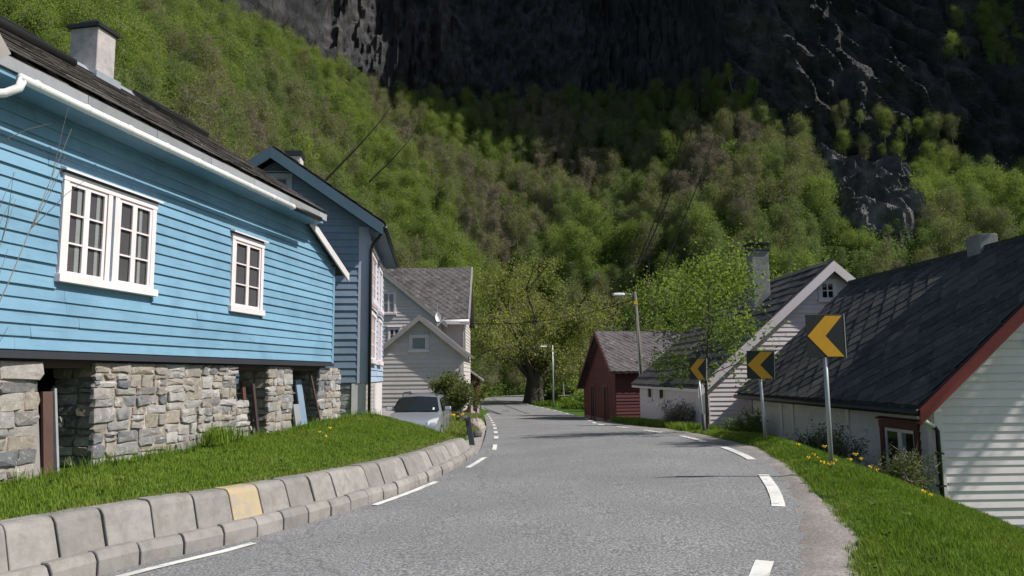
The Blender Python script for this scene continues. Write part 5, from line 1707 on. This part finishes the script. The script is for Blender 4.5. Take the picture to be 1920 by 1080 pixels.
def flower(x, y, z, k, label, group, s=1.0):
    st, hd = FM[k % 4]
    o = empty('dandelion', (x, y, z), k * 1.3, label, 'flower', group)
    o.scale = (s, s, s)
    link('stem', st, o)
    link('flower_head', hd, o)


D1 = 'yellow dandelion in the cluster at the foot of the nearest chevron sign'
for k, (x, y) in enumerate([(4.28, 10.35), (4.50, 10.2), (4.42, 10.55), (4.62, 10.3), (4.76, 10.45), (4.36, 10.9), (4.58, 10.85), (4.12, 10.15), (4.84, 10.2), (4.25, 11.0), (4.70, 10.05)]):
    flower(x, y, surface_at(VERGE, x, y), k, D1, 'dandelions at the sign post', 1.15)
for k, (x, y, lb) in enumerate([(4.72, 12.6, 'lone dandelion on the verge between the two nearer signs'), (4.62, 11.7, 'left of two dandelions close together beyond the sign cluster'), (4.74, 11.6, 'right of two dandelions close together beyond the sign cluster'),
                                (5.0, 9.2, 'dandelion in mid grass right of the sign post'), (4.55, 8.5, 'dandelion lower on the grass slope below the sign'), (6.4, 11.3, 'dandelion farthest right, near the foot of the outhouse downpipe')]):
    flower(x, y, surface_at(VERGE, x, y), k + 1, lb, None, 1.15)
for k, (x, y) in enumerate([(-3.36, 13.1), (-3.22, 13.3), (-3.2, 12.95)]):
    flower(x, y, surface_at(BANK, x, y), k, 'yellow dandelion of the three on the left grass bank', 'dandelions on the left bank', 1.2)
for k, (x, y) in enumerate([(-2.15, 29.2), (-1.98, 29.0), (-1.8, 29.3), (-1.9, 28.6), (-2.35, 30.2), (-2.3, 29.0), (-1.7, 28.9), (-2.2, 27.9), (-2.5, 30.4)]):
    flower(x, y, -.22 + .02 * (y - 27), k, 'tall yellow spring flower at the foot of the annex bush', 'yellow flowers by the annex bush', 2.1)


# ------------------------------------------------------------------ grass
def blades(pts, nb, h, w, seed, name, lean=.5, hz=None, dry=None):
    """short bent blades: pts (N,3) tuft places, nb blades each"""
    r = np.random.default_rng(seed)
    n = len(pts) * nb
    base = np.repeat(pts, nb, 0) + np.concatenate([r.normal(0, .035, (n, 2)), np.zeros((n, 1))], 1)
    hh = h * r.uniform(.45, 1.25, n)
    if hz is not None:
        hh *= np.repeat(hz, nb)
    az = r.random(n) * 6.283
    d = np.stack([np.cos(az), np.sin(az)], 1)
    ln = lean * r.random(n) * hh
    side = np.stack([-d[:, 1], d[:, 0]], 1) * (w * r.uniform(.6, 1.3, n))[:, None]
    z = base[:, 2]
    p0 = np.stack([base[:, 0] - side[:, 0], base[:, 1] - side[:, 1], z - .02], 1)
    p1 = np.stack([base[:, 0] + side[:, 0], base[:, 1] + side[:, 1], z - .02], 1)
    mx, my = base[:, 0] + d[:, 0] * ln * .4, base[:, 1] + d[:, 1] * ln * .4
    p2 = np.stack([mx + side[:, 0] * .7, my + side[:, 1] * .7, z + hh * .6], 1)
    p3 = np.stack([mx - side[:, 0] * .7, my - side[:, 1] * .7, z + hh * .6], 1)
    tip = np.stack([base[:, 0] + d[:, 0] * ln, base[:, 1] + d[:, 1] * ln, z + hh], 1)
    tp2 = tip + np.stack([side[:, 0] * .15, side[:, 1] * .15, np.zeros(n)], 1)
    v = np.stack([p0, p1, p2, p3, tp2, tip], 1).reshape(-1, 3)
    o = (np.arange(n) * 6)[:, None]
    f = np.concatenate([o + [[0, 1, 2, 3]], o + [[3, 2, 4, 5]]], 0)
    patch = np.array([noise.noise((p[0] * .9, p[1] * .9, 4.0)) for p in pts]) * .9 + .45
    if dry is not None:
        patch = patch + dry
    tint = np.clip(np.repeat(patch, nb) * .6 + r.random(n) * .5 + (r.random(n) > .93) * .6, 0, 1)
    me = raw_mesh(name, v, f, [M['grass']], None, np.concatenate([tint, tint]))
    return tag(link(name, me), kind='stuff')


def scatter(grid, dens, seed, i0=0, i1=None, j0=0, j1=None, keep=None):
    r = np.random.default_rng(seed)
    g = grid[i0:i1, j0:j1]
    a, b, c, d = g[:-1, :-1], g[1:, :-1], g[:-1, 1:], g[1:, 1:]
    area = np.abs(np.cross(b - a, c - a)[..., 2]).ravel()
    n = r.poisson(area * dens)
    sh = a.shape[:2]
    idx = np.repeat(np.arange(len(n)), n)
    u, v = r.random(len(idx))[:, None], r.random(len(idx))[:, None]
    A_, B_2, C_, D_ = (q.reshape(-1, 3)[idx] for q in (a, b, c, d))
    p = A_ * (1 - u) * (1 - v) + B_2 * u * (1 - v) + C_ * (1 - u) * v + D_ * u * v
    if keep is not None:
        p = p[keep(p)]
    return p


p = scatter(BANK, 330, 1, j1=17)
hz = np.array([interp(q[1], [(3, 1.0), (20, .95)]) * (1 + .5 * noise.noise((q[0] * 1.5, q[1] * 1.5, 9))) for q in p])
kd = np.min(np.hypot(p[:, 0:1] - KERB[None, ::6, 0], p[:, 1:2] - KERB[None, ::6, 1]), 1)
blades(p, 10, .052, .0038, 2, 'grass', .9, hz, np.clip(1.3 - (kd - .42) * 4.0, 0, 1.2))
p = scatter(VERGE, 330, 3, j0=0, j1=19, keep=lambda q: (q[:, 1] > 4.5) & (q[:, 1] < 24))
hz = np.array([1 + .6 * noise.noise((q[0] * 1.3, q[1] * 1.3, 9)) for q in p])
kd = np.min(np.hypot(p[:, 0:1] - g_[None, :, 0], p[:, 1:2] - g_[None, :, 1]), 1)
blades(p, 10, .060, .0040, 4, 'grass', .9, hz, np.clip(.7 - kd * 2.0, 0, .7))
p = scatter(VERGE, 60, 5, j0=0, j1=22, keep=lambda q: q[:, 1] > 22)
blades(p, 10, .22, .012, 6, 'grass', .7)
def rosettes(pts, seed, name, size):
    r = np.random.default_rng(seed)
    nl = 9
    n = len(pts) * nl
    az = r.random(n) * 6.283
    L = size * r.uniform(.5, 1.3, n)
    el = r.uniform(.1, 1.0, n)
    b = np.repeat(pts, nl, 0) + [0, 0, .015]
    d = np.stack([np.cos(az) * np.cos(el), np.sin(az) * np.cos(el), np.sin(el)], 1)
    sd = np.stack([-np.sin(az), np.cos(az), np.zeros(n)], 1) * (L * .22)[:, None]
    mid = b + d * (L * .55)[:, None]
    tip = b + d * L[:, None] * [1, 1, .75]
    v = np.stack([b, mid + sd, tip, mid - sd], 1).reshape(-1, 3)
    me = raw_mesh(name, v, np.arange(n * 4).reshape(-1, 4), [M['weed']], None, np.repeat(r.random(len(pts)), nl))
    return tag(link(name, me), kind='stuff')


M['weed'] = m_leaf('weed_leaves', [(0.08, 0.15, 0.03), (0.11, 0.19, 0.035), (0.15, 0.21, 0.05), (0.19, 0.18, 0.07)], trans=.3)
rosettes(scatter(BANK, 5, 21, j1=17), 22, 'weeds', .07)
rosettes(scatter(VERGE, 5, 23, j0=1, j1=19, keep=lambda q: (q[:, 1] > 4.5) & (q[:, 1] < 24)), 24, 'weeds', .07)
# ragged taller tufts along the wall feet and the verge edge
r = np.random.default_rng(8)
pp = []
for k in range(200):
    t = r.random()
    a = BANK[int(t * 62), 15] * .96 + BANK[int(t * 62), 14] * .04
    pp.append(a + [r.normal(.05, .07), r.normal(0, .06), 0])
blades(np.array(pp), 9, .17, .005, 9, 'grass', .8)
wd_ = []
for k in range(60):
    wd_.append((-4.62 + r.normal(0, .09), 11.95 + r.normal(0, .26), .68))
o = blades(np.array(wd_), 9, .22, .007, 10, 'grass_clump', .8)
o['kind'] = 'thing'
tag(o, 'taller dark clump of grass against the foot of the stone footing', 'grass clump')
# far grass by the bends
fg = []
for k in range(5200):
    x, y = r.uniform(-7, 16), r.uniform(48, 100)
    if y < 58 and x < 5.8:
        continue
    lx, rx = np.interp(y, L_[:200, 1], L_[:200, 0]), np.interp(y, R_[:200, 1], R_[:200, 0])
    if lx - .4 < x < rx + (3.6 if y < 70 else 1.9 if y < 80 else .3):
        continue
    fg.append((x, y, interp(y, ZL) - .12))
blades(np.array(fg), 8, .42, .03, 11, 'grass', .8)
fg = []
for k in range(1500):
    x, y = r.uniform(-3.4, -1.25), r.uniform(25.6, 32)
    if x > -1.2 - (y - 25) * .02 or x < -2.75 + (y - 25.6) * -.02:
        continue
    fg.append((x, y, -.30 + .045 * (y - 25.6)))
blades(np.array(fg), 8, .16, .01, 12, 'grass', .8)

# ------------------------------------------------------------------ the wood
KIND = {}


def protos(key, specs, leaf, bark, leaves, size, sigma, twigs, tw, tl, **kw):
    KIND[key] = []
    for sp in specs:
        P = make_tree(**sp)
        v, f, mi, ti = crown_arrays(P, leaves, size, sigma, twigs, tw, tl)
        crown = raw_mesh(key + '_crown', v, f, [leaf, M['twig']], mi, ti)
        trunk = P.wood.mesh(key + '_trunk', bark)
        KIND[key].append((trunk, crown))


protos('leafy_tree', [dict(seed=101, h=10, cb=.2, rad_=2.9, r0=.13, limbs=24, elev=.8, bend=.2), dict(seed=102, h=8.8, cb=.15, rad_=3.2, r0=.13, limbs=24, elev=.7, bend=.2), dict(seed=103, h=11, cb=.25, rad_=2.7, r0=.14, limbs=24, elev=.85, bend=.2)],
       M['leaf_bright'], M['bark'], 4600, .10, .66, 900, .02, .7)
protos('birch_tree', [dict(seed=111, h=11, cb=.3, rad_=2.4, r0=.12, limbs=22, shape='narrow', droop=-.10), dict(seed=112, h=10, cb=.26, rad_=2.5, r0=.12, limbs=22, shape='narrow', droop=-.12), dict(seed=113, h=12, cb=.34, rad_=2.4, r0=.13, limbs=24, shape='narrow', droop=-.10)],
       M['leaf_green'], M['birch_bark'], 4200, .088, .52, 800, .016, .7)
protos('budding_tree', [dict(seed=121, h=10, cb=.22, rad_=2.8, r0=.13, limbs=22, subs=5, elev=.9, bend=.2), dict(seed=122, h=9, cb=.2, rad_=3.0, r0=.13, limbs=22, subs=5, elev=.8, bend=.2), dict(seed=123, h=11, cb=.25, rad_=2.6, r0=.13, limbs=22, subs=5, elev=1.0)],
       M['leaf_olive'], M['birch_bark'], 2900, .09, .66, 1800, .018, .8)
protos('bare_tree', [dict(seed=131, h=10, cb=.2, rad_=2.6, r0=.12, limbs=20, subs=5, elev=.95, bend=.2), dict(seed=132, h=11, cb=.25, rad_=2.4, r0=.12, limbs=20, subs=5, elev=.9)],
       M['leaf_brown'], M['birch_bark'], 1500, .085, .6, 2200, .017, .85)

TREES = []
fr = random.Random(77)


def pick_kind(x, y):
    n = noise.noise((x * .045, y * .05, 1.3)) + .45 * noise.noise((x * .13, y * .13, 7.7)) + fr.uniform(-.25, .25)
    u = x / y
    n += .02
    if u < -.2:
        n += .34
    if u > .40:
        n += .12
    if n > .24:
        return 'leafy_tree'
    if n > .0:
        return 'birch_tree'
    if n > -.44:
        return 'budding_tree'
    return 'bare_tree'


y = 36.0
while y < 208:
    st = 2.6 + (y - 36) * .006
    x = -1.15 * y
    while x < 1.15 * y:
        px, py = x + fr.uniform(-1.5, 1.5), y + fr.uniform(-1.5, 1.5)
        x += st * fr.uniform(.8, 1.25)
        u = px / py
        t0, t1 = interp(u, TOE), interp(u, CLF)
        t = (py - t0) / (t1 - t0)
        if t < -.03 or t > 1.0:
            continue
        k = pick_kind(px, py)
        if .44 < u < .555 and .54 < t < 1.0 and fr.random() < .93:
            continue
        if u > .60 and .25 < t < .42 + (u - .6) and fr.random() < .6:
            continue
        s = fr.uniform(.45, .92) * (1.0 if t < .75 else .85)
        if .43 < u < .565 and .36 < t:
            s *= .6
        TREES.append((px, py, hill_z(px, py), k, fr.randrange(3), s, fr.uniform(0, 6.28)))
    y += st * .82
# ledges with trees on the cliff
for k in range(95):
    u = fr.choice([fr.uniform(.27, .36), fr.uniform(.44, .66), fr.uniform(.675, .73)])
    yb = interp(u, CLF)
    v = fr.uniform(0, 11) if u < .63 else fr.uniform(26, 40)
    TREES.append((u * yb, yb - 1.5 + v * .16, interp(u, CZB) * yb + v - 2.4, fr.choice(['leafy_tree', 'birch_tree', 'budding_tree']), fr.randrange(3), fr.uniform(.3, .58), fr.uniform(0, 6)))
HIDE = [[(-400, 1200), (-400, -200), (150, 110), (590, 395), (640, 700), (640, 1200)], [(470, 720), (475, 320), (515, 285), (735, 500), (735, 800), (470, 800)], [(700, 800), (700, 500), (880, 500), (885, 800)],
        [(1090, 800), (1090, 700), (1125, 620), (1290, 620), (1290, 800)], [(1190, 820), (1190, 690), (1300, 640), (1440, 520), (1555, 490), (1640, 540), (1640, 820)], [(1380, 900), (1380, 730), (1600, 518), (1930, 440), (2300, 380), (2300, 1000)]]


def inside(px, py, poly):
    c = False
    for i in range(len(poly)):
        (xa, ya), (xb, yb) = poly[i - 1], poly[i]
        if (ya > py) != (yb > py) and px < (xb - xa) * (py - ya) / (yb - ya) + xa:
            c = not c
    return c


scored, rest = [], []
for tr in TREES:
    x, y, z, k, v, s, a = tr
    q = seen_at((x, y, z + 7.5 * s))
    q2 = seen_at((x, y, z + 5.0 * s))
    vis = q and -20 < q[0] < 1940 and -20 < q2[1] < 690 and not any(inside(q[0], q[1], h) and inside(q2[0], q2[1] - 0, h) for h in HIDE)
    if q and (q[0] < -150 or q[0] > 2070):
        if q[0] < -700 or q[0] > 2600:
            continue
    if vis:
        scored.append((s * 9 / y, tr))
    else:
        rest.append(tr)
scored.sort(key=lambda q: -q[0])
N_IND = 262
LAB = {'leafy_tree': 'fresh green leafy tree', 'birch_tree': 'airy pale-trunked birch in young leaf', 'budding_tree': 'olive budding tree with open twigs', 'bare_tree': 'nearly bare grey brown tree'}
for sc_, (x, y, z, k, v, s, a) in scored[:N_IND]:
    u = x / y
    where = 'on the slope above the blue houses' if u < -.2 else 'on the slope behind the road bend' if u < .12 else 'on the slope behind the barn and white house' if u < .36 else 'on the slope above the outhouse roof'
    tt = (y - interp(u, TOE)) / (interp(u, CLF) - interp(u, TOE))
    where = ('low ' if tt < .3 else 'midway up ' if tt < .62 else 'high ') + (where if tt < .3 or tt >= .62 else where[3:])
    o = place_tree(k, KIND[k][v % len(KIND[k])], (x, y, z), a, s, LAB[k] + ' ' + where, 'wood: ' + LAB[k] + ' ' + where)
rest += [t for _, t in scored[N_IND:]]


def instancer(name, pts, meshes, kind='stuff'):
    """one object of stuff: copies of the given meshes set on its points by geometry nodes"""
    allv = [[] for _ in meshes]
    for i, q in enumerate(pts):
        allv[q[0]].append(q[1:])
    flat = [(k, *q) for k, l in enumerate(allv) for q in l]
    me = bpy.data.meshes.new(name)
    me.vertices.add(len(flat))
    me.vertices.foreach_set('co', np.array([q[1:4] for q in flat], np.float32).ravel())
    for nm, vals in (('idx', [q[0] for q in flat]), ('rz', [q[5] for q in flat]), ('sz', [q[4] for q in flat])):
        at = me.attributes.new(nm, 'FLOAT', 'POINT')
        at.data.foreach_set('value', np.array(vals, np.float32))
    o = link(name, me)
    ng = bpy.data.node_groups.new(name + '_nodes', 'GeometryNodeTree')
    ng.interface.new_socket('Geometry', in_out='INPUT', socket_type='NodeSocketGeometry')
    ng.interface.new_socket('Geometry', in_out='OUTPUT', socket_type='NodeSocketGeometry')
    gi, go = ng.nodes.new('NodeGroupInput'), ng.nodes.new('NodeGroupOutput')
    jn = ng.nodes.new('GeometryNodeJoinGeometry')
    att = {}
    for nm in ('idx', 'rz', 'sz'):
        n = ng.nodes.new('GeometryNodeInputNamedAttribute')
        n.data_type = 'FLOAT'
        n.inputs[0].default_value = nm
        att[nm] = n.outputs[0]
    cb = ng.nodes.new('ShaderNodeCombineXYZ')
    ng.links.new(att['rz'], cb.inputs[2])
    for k, ms in enumerate(meshes):
        src = bpy.data.objects.new(name + '_source', ms)
        oi = ng.nodes.new('GeometryNodeObjectInfo')
        oi.inputs[0].default_value = src
        cmp_ = ng.nodes.new('FunctionNodeCompare')
        cmp_.data_type = 'FLOAT'
        cmp_.operation = 'EQUAL'
        ng.links.new(att['idx'], cmp_.inputs[0])
        cmp_.inputs[1].default_value = float(k)
        cmp_.inputs['Epsilon'].default_value = .1
        ip = ng.nodes.new('GeometryNodeInstanceOnPoints')
        ng.links.new(gi.outputs[0], ip.inputs['Points'])
        ng.links.new(cmp_.outputs[0], ip.inputs['Selection'])
        ng.links.new(oi.outputs['Geometry'], ip.inputs['Instance'])
        ng.links.new(cb.outputs[0], ip.inputs['Rotation'])
        ng.links.new(att['sz'], ip.inputs['Scale'])
        ng.links.new(ip.outputs[0], jn.inputs[0])
    ng.links.new(jn.outputs[0], go.inputs[0])
    md = o.modifiers.new('copies', 'NODES')
    md.node_group = ng
    return tag(o, kind=kind)


def join_mesh(a, b, name):
    """one mesh of a trunk and a crown"""
    import bmesh
    bm = bmesh.new()
    bm.from_mesh(a)
    for f in bm.faces:
        f.material_index = 2
    bm.from_mesh(b)
    me = bpy.data.meshes.new(name)
    bm.to_mesh(me)
    bm.free()
    for mt in (b.materials[0], b.materials[1], a.materials[0]):
        me.materials.append(mt)
    return me


ORDER = [(k, v) for k in KIND for v in range(len(KIND[k]))]
JM = [join_mesh(*KIND[k][v], k + '_whole') for k, v in ORDER]
instancer('wood', [(ORDER.index((k, v % len(KIND[k]))), x, y, z, s, a) for x, y, z, k, v, s, a in rest], JM)
# undergrowth on the slope
bush_m = raw_mesh('undergrowth_clump', *(lambda q: (q[0], q[1]))(crown_arrays(make_tree(151, 2.2, .1, 1.5, .03, 12, 3), 420, .12, .35, 160, .014, .5)), [M['leaf_green'], M['twig']])
und = []
for k in range(6000):
    u = fr.uniform(-.8, .8)
    t = fr.uniform(-.05, .9)
    if .44 < u < .56 and t > .5:
        continue
    y = interp(u, TOE) + (interp(u, CLF) - interp(u, TOE)) * t
    und.append((0, u * y, y, hill_z(u * y, y) - .3, fr.uniform(.5, 1.5), fr.uniform(0, 6)))
instancer('undergrowth', und, [bush_m])

# trees and bushes of the valley floor that stand alone
ES = [('leafy_tree', 0, (11.8, 44, -.9), .95, 'lush bright green tree behind the tall grey chimney'), ('leafy_tree', 1, (15.2, 46, -.9), .92, 'lush bright green tree right of the tall grey chimney'),
      ('leafy_tree', 2, (8.4, 49, -1.0), .8, 'bright green tree behind the red barn roof, left of the chimney'),
      ('birch_tree', 0, (-17.6, 47, 1.5), 1.08, 'tall birch with fine leaves rising behind the ridge of the blue house'), ('birch_tree', 1, (-14.6, 46, 1.0), .92, 'birch with fine leaves left of the dark blue gable'),
      ('birch_tree', 2, (-11.6, 42, 1.0), .72, 'birch with fine leaves behind the dark blue house chimney'), ('leafy_tree', 0, (-10.4, 51, .6), .85, 'leafy tree behind the dark blue house roof edge'),
      ('leafy_tree', 1, (-24.6, 52, 2.0), 1.0, 'round green tree behind the blue house chimney'),
      ('budding_tree', 0, (8.8, 88, -1.4), 1.0, 'olive budding tree right of the great spreading tree'), ('leafy_tree', 2, (-6.6, 92, -1.3), .9, 'bright green tree left of the road beyond the red shed'),
      ('leafy_tree', 1, (-2.2, 117, -1.0), .8, 'bright green tree straight behind the far road bend'), ('birch_tree', 1, (-4.8, 106, -1.2), .85, 'slim birch left of the far road bend'), ('birch_tree', 0, (-9.5, 84, -.6), .8, 'slim birch rising behind the red shed'),
      ('budding_tree', 1, (12.5, 80, -1.4), .85, 'olive tree above the red barn roof'), ('budding_tree', 2, (7.0, 104, -1.3), .9, 'olive tree behind and right of the distant street lamp'), ('leafy_tree', 0, (16, 72, -1.3), .8, 'green tree rising over the right end of the barn roof')]
for k, v, loc, s, lb in ES:
    place_tree(k, KIND[k][v % len(KIND[k])], loc, fr.uniform(0, 6), s, lb)
for i, (x, y, h, lb) in enumerate([(6.6, 66, 2.2, 'bright low bush right of the distant lamp, by the barn'), (7.4, 72, 3.4, 'taller green bush behind the lay-by left of the barn'), (4.6, 90, 1.7, 'reddish brown bush just right of the great tree trunk'), (-5.4, 82, 2.0, 'leafy bush on the left verge beyond the red shed'),
                                   (-5.8, 94, 2.4, 'leafy bush on the left verge farther along the road'), (-1.2, 119, 2.2, 'low bush at the far end of the road'), (-4.3, 104, 2.0, 'rounded bush on the outside of the far bend')]):
    shrub(lb, (x, y, interp(y, ZL) - .15), 200 + i, h, h * .8, M['shrub_leaf'] if i == 2 else M['leaf_bright'], 1500, .10, twigs=300, name='bush', tw=.012)
P = make_tree(61, 19.2, .715, 2.3, .17, 26, 6, 'round', .5, -.02)  # unseen tree, added out of frame to shade the upper outhouse gable
tm = plant_meshes(P, M['leaf_bright'], M['birch_bark'], 'gable_shade_birch', 9000, .10, .30, 600, .008, .5)
place_tree('birch_tree', tm, (18.1, 12.6, -3.2), .6, 1.0, 'unseen tall birch added to shade the white outhouse gable')
# scree at the right foot of the cliff
scr = MB()
for k in range(300):
    u = fr.uniform(.62, .72)
    t = fr.uniform(.22, .40)
    y = interp(u, TOE) + (interp(u, CLF) - interp(u, TOE)) * t
    x = u * y
    z = hill_z(x, y)
    s = fr.uniform(.25, .9)
    scr.hexa([(x + fr.uniform(-1, 1) * s + a * s, y + b * s + fr.uniform(-.3, .3) * s, z + c * s * .8 + fr.uniform(0, .3) * s) for a, b, c in ((-1, -1, 0), (1, -1, 0), (1, 1, 0), (-1, 1, 0), (-.7, -.7, 1), (.7, -.7, 1), (.7, .7, 1), (-.7, .7, 1))])
tag(scr.build('scree', M['boulder']), kind='stuff')
